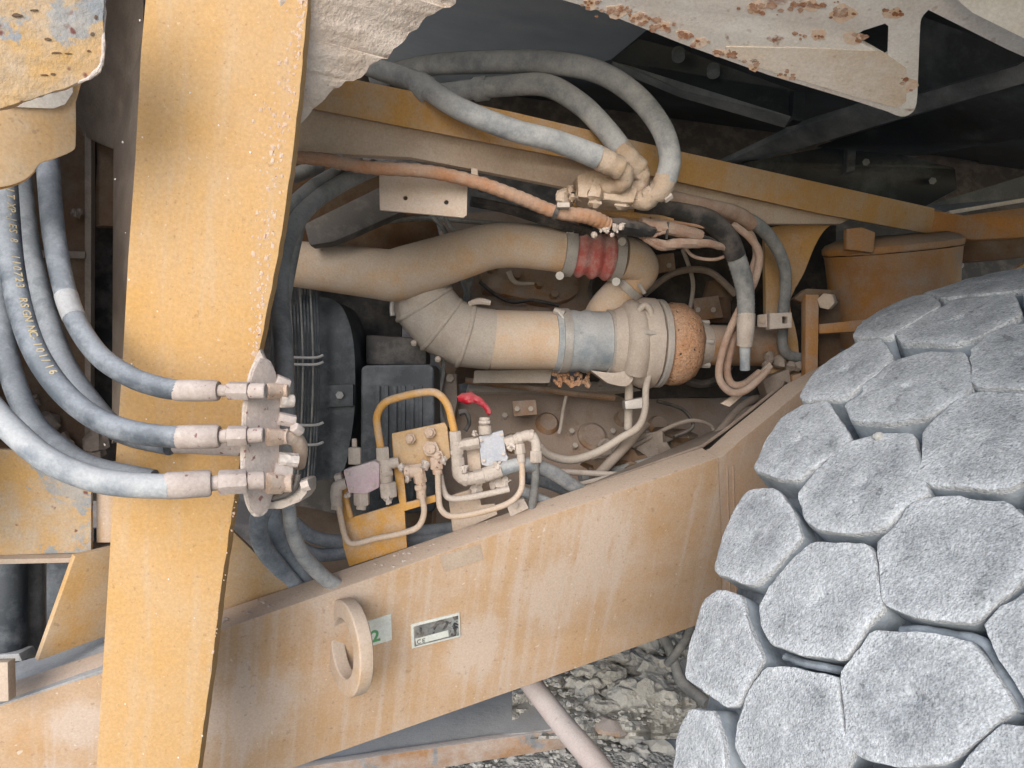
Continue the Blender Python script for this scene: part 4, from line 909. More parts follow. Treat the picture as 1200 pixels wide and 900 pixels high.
v1 = thing('hydraulic_valve', P(425, 590, 1.58), 'pinkish valve block with a hex plug on top, left of the bracket', 'valve', 'hydraulic valves')
poly('valve_block', [(402, 551), (438, 540), (445, 543), (444, 572), (430, 579), (408, 578)], 1.55, .05, 'valve_pink', v1, bev=.004, lump=(.001, 60))
stack(v1, [('hex_plug', 416, 544, 416, 524, 8.5, 6), ('plug_stem', 415.5, 526, 415, 514, 3.2, 8), ('lower_nut', 424, 572, 424, 592, 10, 6), ('lower_tip', 424, 590, 423, 597, 6, 10), ('side_stub', 440, 560, 449, 558, 7, 10)])
mb = MB(); a, b = path([(406, 566, 1.56, 6), (396, 570, 1.56, 7), (394, 580, 1.56, 7), (395, 592, 1.56, 6.5)], 5); mb.tube(a, b, 12); build('elbow_fitting', mb, 'fitting', v1, lump=(.001, 100))
v2 = thing('tee_fitting', P(452, 585, 1.58), 'pale tee fitting column between the pink valve and the orange bracket', 'fitting')
stack(v2, [('upper_nut', 449, 540, 448, 524, 8.5, 6), ('body', 451, 538, 453, 568, 8, 12), ('lower_nut', 454, 565, 456, 583, 11, 6), ('side_arm', 450, 545, 468, 541, 6.5, 10)])
v3 = thing('banjo_fitting', P(490, 580, 1.58), 'pinkish fitting under the square plate feeding a bent orange pipe', 'fitting')
stack(v3, [('body', 478, 553, 496, 550, 8, 8), ('nut', 490, 550, 493, 566, 8, 6), ('tail', 493, 564, 494, 584, 6, 12)], 'mud_red')
v3b = thing('straight_fitting', P(512, 550, 1.58), 'pinkish straight fitting below the lower bolt of the square plate', 'fitting')
stack(v3b, [('nut', 511, 535, 512, 550, 8.5, 6), ('tail', 512, 548, 513, 556, 6, 12)], 'mud_red')
v4 = thing('hydraulic_valve', P(578, 540, 1.6), 'grey square valve block with a threaded cap, right of the bracket', 'valve', 'hydraulic valves')
poly('valve_block', [(560, 511), (590, 504), (593, 532), (596, 536), (594, 542), (582, 541), (575, 548), (564, 545)], 1.57, .05, 'valve_grey', v4, bev=.004, lump=(.001, 60))
stack(v4, [('cap_base', 569, 509, 568, 498, 8, 12), ('threaded_cap', 568, 500, 568, 489, 6.5, 16), ('side_nut', 592, 520, 603, 516, 8, 6), ('left_stub', 562, 518, 545, 521, 7.5, 6)])
mb = MB(); mb.cyl(P(568, 496, 1.556), P(568, 493, 1.556), 7.2 * 1.57 / FOC, n=16); build('cap_ring', mb, 'mud_plain', v4)
poly('mount_plate', [(546, 524), (562, 522), (564, 550), (549, 553)], 1.60, .01, 'dusty_tan', v4)
v5 = thing('elbow_column', P(538, 560, 1.58), 'pale column of elbow fittings between the orange bracket and grey valve', 'fitting')
stack(v5, [('upper_nut', 533, 505, 534, 518, 8, 6), ('tee_body', 534, 517, 536, 538, 7.5, 12), ('side_nut', 535, 523, 548, 520, 7, 6), ('lower_nut', 536, 536, 537, 548, 8.5, 6)])
mb = MB(); a, b = path([(537, 546, 1.57, 8), (539, 556, 1.57, 8.5), (548, 561, 1.57, 8), (562, 558, 1.57, 7), (576, 554, 1.57, 7)], 5); mb.tube(a, b, 14); build('elbow', mb, 'fitting', v5, lump=(.001, 100))
stack(v5, [('hose_nut', 556, 560, 568, 557, 9, 6), ('hose_sleeve', 567, 557, 588, 550, 9, 16)])
lv = thing('red_tap_handle', P(570, 482, 1.57), 'red tap handle above the grey valve block', 'handle')
mb = MB(); a, b = path([(536, 468, 1.6, 4), (541, 467, 1.6, 5.5), (549, 467, 1.6, 7), (558, 468, 1.6, 5.5), (566, 474, 1.6, 3), (573, 482, 1.6, 3), (571, 485, 1.6, 2)], 6); mb.tube(a, b, 14); build('grip', mb, 'red_plastic', lv, lump=(.003, 50))
mb = MB(); a, b = path([(538, 484, 1.62, 4), (546, 483, 1.62, 3.5), (550, 495, 1.62, 2.5), (545, 505, 1.62, 2.5)], 4); mb.tube(a, b, 8); build('black_stem', mb, 'hose_black', lv)
v6 = thing('elbow_pair', P(620, 545, 1.6), 'pair of pale elbow fittings bending down right of the grey valve', 'fitting')
mb = MB(); a, b = path([(600, 517, 1.57, 6), (612, 512, 1.57, 6.5), (622, 511, 1.57, 6.5), (628, 520, 1.57, 6), (628, 540, 1.57, 6.5)], 5); mb.tube(a, b, 14); build('outer_elbow', mb, 'fitting', v6, lump=(.001, 100))
stack(v6, [('outer_nut', 628, 528, 628, 542, 8, 6), ('inner_nut', 608, 520, 610, 532, 7, 6), ('inner_tail', 610, 530, 611, 542, 5, 10)])
def screws(parent, pts, d, r=2.2):
    for x, y in pts:
        mb = MB(); mb.cyl(P(x, y, d - .006), P(x, y, d + .01), r * d / FOC, n=6); build('screw', mb, 'mud_plain', parent)
screws(v1, [(408, 555), (437, 547), (438, 568), (412, 573)], 1.55)
screws(v4, [(564, 516), (588, 509), (590, 532), (567, 540)], 1.57)
stack(v1, [('elbow_nut', 395, 588, 395, 597, 7.5, 6), ('block_nut', 402, 560, 394, 563, 8, 6), ('right_nut', 442, 551, 448, 550, 9, 6)])
stack(v2, [('collar', 452, 552, 452.5, 558, 9.5, 6)])
stack(v3, [('hex_collar', 492.5, 568, 493, 574, 8, 6), ('left_nut', 474, 553, 481, 552, 9.5, 6)], 'mud_red')
stack(v5, [('mid_collar', 535, 527, 535.5, 533, 9, 6), ('elbow_collar', 543, 560, 549, 561, 9.5, 6)])
stack(v6, [('top_nut', 606, 515, 612, 513, 8.5, 6), ('elbow_hub', 620, 510, 625, 511, 8, 8)])
for k_, (x, y, r) in enumerate([(408, 580, 4), (470, 548, 5), (498, 545, 5), (520, 540, 4), (545, 550, 5), (583, 546, 5), (432, 545, 3), (556, 508, 4), (600, 524, 4), (455, 585, 5), (478, 562, 4)]):
    mb = MB(); mb.ball(P(x, y, 1.56), r * 1.57 / FOC, n=10, amp=.9, seed=k_ + 5); build('mud_blob', mb, 'mud_plain', [v1, br, br, br, v5, v4, v1, v4, v6, v2, v3][k_], lump=(.0015, 90))
# pipes and hoses of the valves
g = 'small bent pipes below the valves'
simple_tube('bent_pipe', 'orange pipe looping from the middle fitting down round the bracket plate', 'pipe', [(494, 582, 1.565, 3.6), (497, 600, 1.565, 3.6), (490, 617, 1.565, 3.6), (470, 625, 1.562, 3.6), (440, 631, 1.562, 3.6), (415, 637, 1.565, 3.6), (405, 630, 1.565, 3.6), (399, 605, 1.565, 3.6), (396, 588, 1.565, 3.6)], 'dusty_tan', g)
simple_tube('bent_pipe', 'short orange pipe dropping beside the pink valve', 'pipe', [(405, 572, 1.59, 3.2), (407, 590, 1.59, 3.2), (411, 606, 1.59, 3.2)], 'paint_orange', g)
simple_tube('bent_pipe', 'tan pipe falling from the straight fitting and sweeping right to the elbows', 'pipe', [(513, 554, 1.565, 3.6), (514, 580, 1.565, 3.6), (517, 597, 1.565, 3.6), (530, 605, 1.565, 3.6), (560, 601, 1.562, 3.6), (595, 590, 1.562, 3.6), (610, 575, 1.565, 3.6), (612, 555, 1.57, 3.6), (611, 540, 1.57, 3.6)], 'dusty_tan', g)
simple_tube('bent_pipe', 'tan pipe running level to the right above the sweeping pipe', 'pipe', [(516, 556, 1.585, 3.6), (520, 575, 1.585, 3.6), (528, 584, 1.585, 3.8), (550, 583, 1.582, 3.8), (575, 578, 1.58, 3.8), (597, 573, 1.58, 3.8)], 'fitting', g)
simple_tube('bent_pipe', 'grey pipe dropping straight from the outer elbow', 'pipe', [(628, 540, 1.60, 5), (627, 565, 1.62, 5), (623, 595, 1.64, 5)], 'hose_grey', g)
g = 'pale blue hoses leaving the valves to the right'
simple_tube('valve_hose', 'upper pale blue hose arching right from the grey valve', 'hose', [(586, 551, 1.565, 8), (605, 545, 1.58, 8.5), (625, 545, 1.61, 8.5), (650, 555, 1.66, 8.5), (675, 572, 1.72, 8.5), (705, 590, 1.8, 8.5)], 'hose_pale', g)
simple_tube('valve_hose', 'lower pale blue hose passing under the upper one', 'hose', [(610, 574, 1.66, 6.5), (630, 584, 1.68, 6.5), (650, 592, 1.70, 6.5), (680, 605, 1.74, 6.5)], 'hose_pale', g)
simple_tube('valve_hose', 'rear pale blue hose behind the grey dropping pipe', 'hose', [(615, 560, 1.72, 7), (640, 565, 1.74, 7.5), (665, 575, 1.77, 7.5), (695, 592, 1.8, 7.5)], 'hose_blue', g)
cb = thing('small_clamp_block', P(612, 600, 1.66), 'small pale clamp block just above the beam edge', 'clamp')
poly('block', [(593, 590), (614, 584), (620, 596), (598, 606)], 1.62, .03, 'fitting', cb, bev=.003)
mb = MB(); mb.cyl(P(604, 592, 1.605), P(604, 592, 1.625), 3.5 * 1.6 / FOC, n=6); build('bolt', mb, 'fitting', cb)
rb = thing('rubble_clump', P(572, 572, 1.62), 'clump of dusty fittings and grit under the grey valve', 'clump')
mb = MB()
rnd = random.Random(77)
for i in range(14): mb.ball(P(rnd.uniform(555, 600), rnd.uniform(560, 576), 1.60), rnd.uniform(.006, .014), n=8, amp=.7, seed=i)
build('grit', mb, 'fitting', rb)

# ================================================================== UPPER RAIL
RL = vplane((400, 115, 1.32), (1100, 258, 2.05))
def rl(x, y, l=0.0): return RL.at(x, y) + RL.n * l
ur = thing('upper_rail', rl(700, 200), 'ochre upper rail with a dusty pink lower face sloping down to the right', 'rail')
mb = MB(); mb.slab([rl(*q) for q in [(340, 78), (420, 94), (600, 131), (800, 178), (960, 214), (1095, 244), (1095, 275), (960, 250), (800, 214), (690, 190), (560, 165), (390, 132), (340, 122)]], -RL.n * .03); build('lip', mb, 'paint_rail', ur, bev=.002)
LW = Plane(RL.p - RL.n * .034, RL.n)
mb = MB(); mb.slab([LW.at(*q) for q in [(330, 108), (392, 120), (560, 153), (700, 178), (800, 200), (960, 238), (1010, 250), (985, 262), (880, 262), (800, 243), (735, 234), (600, 207), (480, 184), (355, 178), (330, 178)]], FWD * .02); build('lower_face', mb, 'dusty_pink', ur, bev=.0015)
poly('under_lip', [(655, 229), (680, 230), (750, 245), (790, 256), (790, 264), (740, 255), (660, 238)], 1.62, .03, 'paint_rail', ur)
# bracket plate hanging from it
hb = thing('tab_plate', P(496, 250, 1.45), 'rectangular dusty tan tab plate with two holes hanging under the rail', 'plate')
c1_ = [P(*q, 1.45) for q in [(444, 196), (548, 206), (547, 252), (543, 255), (445, 246)]]
def circ(cx, cy, r, d, n=10): return [P(cx + r * math.cos(2 * math.pi * k / n), cy + r * math.sin(2 * math.pi * k / n), d) for k in range(n)]
mb = MB(); mb.slab([c1_, circ(475, 232, 2.8, 1.45), circ(523, 237, 2.8, 1.45)], FWD * .008); build('plate', mb, 'dusty_tan', hb, bev=.001)
mb = MB(); mb.slab([P(*q, 1.46) for q in [(552, 196), (560, 198), (560, 212), (552, 210)]], FWD * .03); build('hanger', mb, 'dusty_tan', hb, bev=.002)

# right end frame: cross piece joining the rail
ce = thing('cross_member', P(1140, 270, 2.05), 'ochre cross member beyond the rail end above the tyre', 'beam')
mb = MB(); mb.slab([P(*q) for q in [(1090, 246, 2.04), (1130, 252, 2.02), (1200, 243, 1.98), (1300, 230, 1.9), (1300, 262, 1.9), (1200, 278, 1.98), (1140, 281, 2.02), (1092, 276, 2.05)]], FWD * .06); build('upper_bar', mb, 'paint_dark', ce, bev=.004)
mb = MB(); mb.slab([P(*q) for q in [(1120, 284, 2.06), (1200, 277, 2.0), (1300, 266, 1.92), (1300, 285, 1.92), (1200, 301, 2.0), (1120, 308, 2.06)]], FWD * .04); build('lower_bar', mb, 'brown_old', ce, bev=.004)
mb = MB(); mb.slab([P(*q) for q in [(1186, 318, 1.9), (1230, 290, 1.85), (1260, 300, 1.85), (1200, 325, 1.9)]], FWD * .02); build('edge_plate', mb, 'paint_orange', ce)

# gusset plate with a curved edge
gq = thing('curved_gusset', P(930, 420, 2.0), 'orange gusset plate with a curved edge under the rail end', 'gusset')
mb = MB(); mb.slab([P(x, y, 1.98) for x, y in [(896, 268), (925, 262), (985, 258)] + cr([(985, 258), (968, 268), (955, 288), (942, 320), (930, 342), (926, 360), (935, 400), (938, 460)], 4) + [(905, 460), (898, 400), (897, 330)]], FWD * .02); build('plate', mb, 'paint_rail', gq, bev=.002)
fr = thing('bracket_frame', P(955, 440, 1.9), 'brown upright bracket frame with a cross bar left of the tyre', 'bracket')
poly('upright', [(944, 345), (960, 345), (958, 470), (944, 470)], 1.88, .03, 'paint_dark', fr, bev=.003)
poly('upright_side', [(928, 440), (944, 436), (944, 480), (930, 478)], 1.92, .03, 'paint_dark', fr, bev=.003)
poly('cross_bar', [(960, 380), (1014, 374), (1014, 388), (960, 391)], 1.89, .04, 'paint_dark', fr, bev=.003)
poly('rear_plate', [(960, 350), (985, 350), (985, 440), (960, 440)], 2.0, .02, 'brown_old', fr)
mb = MB(); mb.cyl(P(968, 353, 1.86), P(972, 353, 1.92), 10 * 1.88 / FOC, n=6); build('bolt_head', mb, 'dusty_pink', fr, bev=.003, lump=(.001, 90))
poly('top_plate', [(930, 350), (945, 338), (985, 340), (985, 352), (944, 356)], 1.9, .03, 'brown_old', fr, bev=.003)

# orange cylinder behind the tyre
oc = thing('orange_cylinder', P(1050, 390, 2.02), 'orange brown drum with a flanged rim behind the top of the tyre', 'drum')
axd_ = (UP * .97 + RIGHT * -.10 + FWD * -.16).normalized(); cb_ = P(1047, 400, 2.12); s_ = 2.1 / FOC
mb = MB(); mb.lathe(cb_, axd_, [(0, 68 * s_), (80 * s_, 71 * s_), (104 * s_, 73 * s_), (106 * s_, 74 * s_)], 44); build('drum', mb, 'paint_dark', oc)
mb = MB(); mb.lathe(cb_ + axd_ * 107 * s_, axd_, [(0, 74 * s_), (.003, 75 * s_), (7 * s_, 75 * s_), (11 * s_, 71 * s_), (16 * s_, 58 * s_)], 44); build('rim', mb, 'paint_dark', oc, lump=(.002, 50))
poly('strap', [(992, 268), (1010, 266), (1026, 272), (1024, 296), (992, 292)], 1.94, .02, 'paint_dark', oc, bev=.003)
mb = MB(); mb.ball(P(1126, 311, 2.0), .008, n=8); build('drain_plug', mb, 'fitting', oc)

# ================================================================== DECK OVERHEAD
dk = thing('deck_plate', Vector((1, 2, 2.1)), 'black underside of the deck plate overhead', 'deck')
mb = MB(); mb.slab([Vector(q) for q in [(-1.2, .98, 2.10), (.20, .98, 2.10), (.36, -1.6, 2.10), (1.8, -1.6, 2.10), (1.8, 1.2, 2.10), (2.2, 2.2, 2.10), (3.6, 2.5, 2.10), (3.6, 5.6, 2.10), (-1.2, 5.6, 2.10)]], Vector((0, 0, .02))); build('sheet', mb, 'deck_black', dk)  # unseen front part reaching past the camera is added to shade the tyre top
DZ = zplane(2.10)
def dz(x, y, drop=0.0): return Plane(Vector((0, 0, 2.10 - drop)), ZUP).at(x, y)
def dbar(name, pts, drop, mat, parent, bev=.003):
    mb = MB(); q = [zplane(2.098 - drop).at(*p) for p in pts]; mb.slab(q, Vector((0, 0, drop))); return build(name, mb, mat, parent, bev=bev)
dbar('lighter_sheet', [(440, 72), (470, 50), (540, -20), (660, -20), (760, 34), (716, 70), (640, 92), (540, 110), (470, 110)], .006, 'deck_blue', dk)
# cross beam with flanges
db = thing('deck_beam', Vector((1, 2, 2.0)), 'black flanged deck beam running under the deck above the hoses', 'beam')
mb = MB(); mb.slab([P(*q) for q in [(716, 70, 2.0), (748, 45, 1.95), (800, 58, 1.92), (938, 108, 1.84), (934, 142, 1.84), (800, 100, 1.93)]], FWD * .03); build('web', mb, 'deck_black', db, bev=.003)
mb = MB(); mb.slab([P(*q) for q in [(718, 72, 1.99), (740, 78, 1.98), (932, 138, 1.83), (936, 145, 1.84), (800, 106, 1.93)]], -UP * .006 + FWD * .03); build('lower_flange', mb, 'deck_grey', db)
poly('end_plate', [(930, 106), (944, 108), (940, 142), (929, 140)], 1.82, .06, 'deck_black', db, bev=.002)
for (x, y) in ((836, 87), (795, 68)):
    mb = MB(); mb.cyl(P(x, y, 1.86), P(x, y - 8, 1.87), 7.5 * 1.87 / FOC, n=18); build('stud', mb, 'deck_grey', db, bev=.001)
db2 = thing('deck_girder', Vector((1.5, 2.4, 2.0)), 'flat grey deck girder crossing behind the white plate above the tyre', 'girder')
mb = MB(); mb.slab([P(*q) for q in [(800, 212, 2.7), (850, 190, 2.5), (940, 148, 2.1), (1040, 118, 1.85), (1200, 66, 1.55), (1300, 30, 1.4), (1300, 66, 1.42), (1200, 98, 1.57), (1060, 138, 1.87), (960, 168, 2.12), (880, 190, 2.5)]], FWD * .02 + UP * .02); build('bottom_flange', mb, 'deck_grey', db2, bev=.002)
mb = MB(); mb.slab([P(*q) for q in [(1060, 139, 1.88), (1200, 99, 1.58), (1300, 68, 1.43), (1300, 140, 1.6), (1200, 160, 1.75), (1080, 180, 2.1), (960, 170, 2.13)]], FWD * .02); build('worn_web', mb, 'deck_black', db2)
mb = MB(); mb.slab([P(*q) for q in [(1082, 20, 1.62), (1210, 66, 1.5), (1200, 72, 1.52), (1078, 108, 1.7)]], FWD * .02); build('side_web', mb, 'deck_black', db2)
bx = thing('black_box', P(1000, 240, 2.4), 'black box bolted under the deck behind the rail', 'box')
mb = MB(); mb.slab([P(*q) for q in [(872, 190, 2.45), (1000, 166, 2.3), (1120, 196, 2.25), (1122, 222, 2.25), (1085, 242, 2.3), (1000, 226, 2.4), (880, 204, 2.45)]], FWD * .2); build('body', mb, 'deck_black', bx, bev=.006)
mb = MB(); mb.slab([P(*q) for q in [(994, 168, 2.28), (1004, 168, 2.28), (1002, 200, 2.28), (992, 202, 2.28)]], FWD * .03); build('rib', mb, 'black_plastic', bx, bev=.002)
for (x, y) in ((1018, 164), (983, 168), (1015, 190), (1093, 212)):
    mb = MB(); mb.cyl(P(x, y, 2.2), P(x, y, 2.26), 4.2 * 2.24 / FOC, n=6); build('bolt', mb, 'deck_grey', bx)
# pale ledge at the far right under the deck
fl = thing('far_ledge', P(1150, 225, 2.7), 'grey ledge with a white edge beyond the rail end at the right', 'ledge')
mb = MB(); mb.slab([P(*q) for q in [(1086, 241, 2.5), (1200, 206, 2.4), (1300, 178, 2.3), (1300, 214, 2.3), (1200, 232, 2.4), (1128, 249, 2.5)]], FWD * .02); build('face', mb, 'deck_grey', fl)
mb = MB(); mb.slab([P(*q) for q in [(1112, 247, 2.47), (1200, 232, 2.38), (1300, 216, 2.28), (1300, 220, 2.28), (1200, 236, 2.38), (1115, 250, 2.47)]], FWD * .02); build('white_edge', mb, 'white_plain', fl)
dbar('ceiling_far', [(1140, 160), (1300, 130), (1300, 200), (1150, 205)], .01, 'deck_black', dk)

# rusty white plate in front of the deck
WP = dplane((860, 60, 1.16), (1070, 60, 1.10), (960, 0, 1.06))
def wp(x, y): return WP.at(x, y)
wpt = thing('rusty_plate', wp(900, 60), 'white plate with rust stains and triangular cut-outs hanging from the deck edge', 'plate')
out = [(560, -90), (630, -8), (700, 12), (800, 52), (900, 88), (1000, 118)] + cr([(1040, 131), (1056, 137), (1068, 133), (1074, 122), (1076, 90), (1078, 40), (1080, 22), (1088, 12)], 3) + [(1108, 22), (1180, 58), (1230, 80), (1260, 60), (1250, -90)]
hole = [(1003, 41), (1012, 36), (1037, 28), (1041, 31), (1040, 64), (1037, 66), (1007, 49)]
mb = MB(); mb.slab([[wp(*q) for q in out], [wp(*q) for q in hole]], -WP.n * .008); build('plate', mb, 'white_rust', wpt, bev=.0012)
mb = MB(); mb.slab([wp(*q) + WP.n * .0012 for q in [(850, 54), (960, 56), (1034, 60), (1062, 80), (1062, 118), (1052, 126), (1000, 112), (900, 82), (856, 66)]], -WP.n * .001); build('stained_panel', mb, 'dusty_tan_light', wpt)
# rust scabs
rnd = random.Random(15)
def flake(mb, x, y, r, seed, lift):
    mb.slab([wp(x + r * 1.5 * math.cos(t) * (1 + .7 * noise.noise(Vector((math.cos(t) * 1.5, seed, math.sin(t) * 1.5)))), y + r * math.sin(t) * (1 + .7 * noise.noise(Vector((math.cos(t) * 1.5, seed + 9, math.sin(t) * 1.5))))) + WP.n * lift for t in [2 * math.pi * k / 12 for k in range(12)]], -WP.n * .0004)
for i, (x, y, sx, sy, nf) in enumerate([(890, 8, 26, 7, 22), (950, 6, 34, 6, 24), (988, 16, 16, 8, 18), (858, 62, 6, 6, 8), (722, 12, 22, 7, 18), (750, 22, 18, 6, 16), (776, 30, 16, 5, 12), (692, 4, 12, 5, 10), (842, 62, 5, 4, 5), (885, 74, 14, 6, 7), (920, 86, 12, 5, 6), (820, 50, 14, 5, 8), (1046, 16, 12, 6, 10), (1000, 44, 18, 7, 8), (800, 40, 16, 5, 8), (1060, 100, 8, 16, 4), (960, 40, 30, 6, 8)]):
    rt = build('rust_patch', (lambda m: (flake(m, x, y, min(sx, sy) * 1.2, i, .0006), m)[1])(MB()), 'rust_halo', wpt, smooth=0)
    mb = MB()
    for k in range(nf):
        xx, yy = x + rnd.gauss(0, .5) * sx, y + rnd.gauss(0, .5) * sy
        flake(mb, xx, yy, rnd.uniform(.6, 2.6), k + i * 31, .0012 + k * .00002)
    tag(build('rust_flakes', mb, 'rust_scab', rt, smooth=0), kind='stuff')
mb = MB(); mb.slab([P(*q) for q in [(1090, -80, .98), (1300, -80, .92), (1300, 60, .96), (1200, 46, .98), (1140, 16, 1.0), (1095, -20, 1.0)]], UP * .02); solo('fender_edge', mb, 'white_plain', 'pale whitish fender edge in the upper right corner', 'fender', bev=.002)

# ================================================================== BIG HOSES ON TOP OF THE RAIL
g = 'three thick grey hoses arching over the rail'
def tophose(label, pp, fit, elbow):
    t, a, b = hose(label, pp, 'hose_deck', g, 'deck_hose')
    mb = MB(); q, r = path(fit, 6); mb.tube(q, r, 18); build('caked_fitting', mb, 'mud_tan', t, lump=(.003, 60))
    mb = MB(); q, r = path(elbow, 6); mb.tube(q, r, 16); build('elbow', mb, 'mud_tan', t, lump=(.004, 50))
    return t
T1 = tophose('lowest thick grey hose with a collar, crossing in front of the rail', [(395, 62, 1.45, 11), (440, 80, 1.42, 12), (490, 98, 1.38, 13), (540, 128, 1.36, 13), (600, 152, 1.38, 13), (650, 165, 1.41, 13), (700, 184, 1.44, 14)],
    [(694, 181, 1.44, 13.5), (712, 190, 1.45, 14), (726, 197, 1.46, 14)], [(724, 195, 1.46, 12), (732, 204, 1.47, 11), (728, 214, 1.49, 11), (712, 218, 1.51, 11), (695, 220, 1.53, 12)])
mb = MB(); mb.cyl(P(488, 97, 1.38), P(503, 107, 1.375), 15.5 * 1.38 / FOC, n=20); build('collar', mb, 'hose_deck', T1, bev=.003)
T2 = tophose('middle thick grey hose bending over behind the lowest one', [(470, 116, 1.72, 11), (530, 108, 1.66, 11.5), (590, 101, 1.60, 12), (640, 100, 1.56, 13), (680, 122, 1.53, 13), (710, 152, 1.51, 13), (730, 178, 1.50, 13)],
    [(727, 174, 1.50, 13.5), (738, 188, 1.50, 13), (747, 198, 1.51, 13)], [(746, 197, 1.51, 12), (752, 208, 1.52, 11), (746, 220, 1.53, 11), (728, 226, 1.55, 11), (705, 226, 1.56, 12)])
mb = MB(); mb.cyl(P(556, 105, 1.63), P(572, 103, 1.62), 14 * 1.62 / FOC, n=20); build('collar', mb, 'hose_deck', T2, bev=.003)
T3 = tophose('largest grey hose sweeping in a wide arch over the rail', [(440, 92, 1.80, 11), (500, 77, 1.70, 12), (570, 73, 1.62, 13), (640, 73, 1.56, 13.5), (700, 84, 1.52, 13), (745, 112, 1.50, 13), (775, 150, 1.49, 13), (785, 185, 1.49, 13), (780, 212, 1.50, 13)],
    [(781, 206, 1.50, 13.5), (776, 220, 1.50, 13), (768, 228, 1.51, 12)], [(768, 226, 1.51, 12), (757, 234, 1.52, 12), (742, 234, 1.54, 11), (728, 234, 1.56, 11)])
mf = thing('mud_caked_manifold', P(705, 235, 1.56), 'manifold block buried in pinkish mud where the three hoses end', 'manifold')
poly('block', [(676, 206), (700, 196), (735, 206), (748, 222), (742, 238), (700, 234), (678, 230)], 1.50, .08, 'mud_tan', mf, bev=.006, lump=(.006, 35), sub=2)
mb = MB()
rnd = random.Random(6)
for i in range(22): mb.ball(P(rnd.uniform(658, 765), rnd.uniform(218, 240), 1.50 + rnd.uniform(0, .05)), rnd.uniform(.006, .016), n=10, amp=.7, seed=i + 3)
build('mud_lumps', mb, 'mud_tan', mf, lump=(.004, 60))
mb = MB(); mb.cyl(P(778, 234, 1.50), P(786, 228, 1.5), 5 * 1.5 / FOC, n=6); build('bolt', mb, 'fitting', mf)

# ================================================================== WIRING
lo = thing('wiring_loom', P(560, 220, 1.40), 'copper brown corrugated wiring loom sagging below the rail', 'wiring loom')
mb = MB(); c_ = cr([(336, 184, 1.33, 7), (380, 187, 1.34, 8), (430, 196, 1.36, 8), (500, 201, 1.39, 8), (560, 214, 1.42, 8), (610, 232, 1.45, 8), (650, 248, 1.48, 8), (690, 254, 1.50, 9), (712, 264, 1.52, 9)], 14)
mb.tube([P(x, y, d) for x, y, d, r in c_], [(r + .5 * math.sin(i * 2.1)) * d / FOC for i, (x, y, d, r) in enumerate(c_)], 14); build('loom', mb, 'copper_loom', lo)
for (x, y, d) in ((398, 190, 1.35), (566, 216, 1.43), (652, 249, 1.48)):
    mb = MB(); mb.cyl(P(x - 2.5, y - 1, d), P(x + 2.5, y + 1, d), 9.6 * d / FOC, n=14); build('cable_tie', mb, 'steel_clamp' if x < 450 else 'hose_black', lo)
mb = MB(); mb.box(P(660, 241, 1.46), RIGHT * .012, UP * .005, FWD * .008); build('tie_anchor', mb, 'fitting', lo, bev=.003)
lk = thing('frayed_harness', P(740, 275, 1.56), 'frayed black and pink taped harness hanging under the hose fittings', 'wiring harness')
mb = MB(); a, b = path([(700, 262, 1.52, 8), (722, 264, 1.54, 9), (745, 268, 1.56, 9), (765, 272, 1.58, 7)]); mb.tube(a, b, 12); build('black_tape', mb, 'hose_black', lk, lump=(.004, 60))
for k, pts in enumerate(([(750, 262, 1.58, 8), (785, 268, 1.6, 8), (820, 276, 1.64, 7)], [(748, 274, 1.58, 4), (775, 286, 1.6, 5), (800, 285, 1.62, 6), (830, 286, 1.65, 5), (858, 292, 1.7, 4)], [(755, 280, 1.58, 3), (772, 290, 1.6, 3), (790, 290, 1.62, 3)], [(745, 272, 1.57, 2), (765, 276, 1.58, 2), (785, 270, 1.59, 2)])):
    mb = MB(); a, b = path(pts); mb.tube(a, b, 10); build('wire_strand', mb, 'pink_loom', lk, lump=(.002, 80))
mb = MB(); mb.cyl(P(783, 260, 1.585), P(781, 280, 1.585), 1.6 * 1.6 / FOC, n=6); build('cable_tie', mb, 'hose_black', lk)
rnd = random.Random(16); mb = MB()
for i in range(12): mb.ball(P(rnd.uniform(695, 730), rnd.uniform(262, 276), 1.51), rnd.uniform(.003, .008), n=8, amp=.7, seed=i)
build('mud_lumps', mb, 'mud_plain', lk)

# hoses at the right
bh = thing('black_hose', P(874, 430, 1.75), 'black hose bending down to a ribbed grey sleeve right of the turbocharger', 'hose')
mb = MB(); a, b = path([(745, 238, 1.62, 11), (790, 248, 1.64, 12), (830, 258, 1.66, 12.5), (852, 278, 1.68, 12.5), (862, 300, 1.70, 12)]); mb.tube(a, b, 18); build('rubber_hose', mb, 'hose_black', bh)
c_ = cr([(861, 296, 1.70, 11), (870, 325, 1.71, 11), (874, 350, 1.72, 10), (874, 372, 1.72, 10)], 12)
mb = MB(); mb.tube([P(x, y, d) for x, y, d, r in c_], [(r + .5 * (i % 2)) * d / FOC for i, (x, y, d, r) in enumerate(c_)], 16); build('ribbed_sleeve', mb, 'hose_grey', bh)
mb = MB(); a, b = path([(874.5, 368, 1.72, 10.5), (874, 385, 1.72, 10.5), (872.5, 405, 1.73, 9)], 3); mb.tube(a, b, 16); build('fitting', mb, 'fitting', bh, lump=(.001, 90))
mb = MB(); a, b = path([(873, 404, 1.73, 6.5), (873, 434, 1.74, 6)], 3); mb.tube(a, b, 12); build('tail_pipe', mb, 'hose_pale', bh, bev=.002)
gh = thing('grey_hose', P(918, 420, 1.9), 'grey hose curving down through the clamp to an elbow', 'hose')
mb = MB(); a, b = path([(770, 228, 1.62, 9), (820, 240, 1.68, 9), (862, 250, 1.74, 9), (880, 262, 1.78, 9)]); mb.tube(a, b, 16); build('upper_sleeve', mb, 'pink_loom', gh)
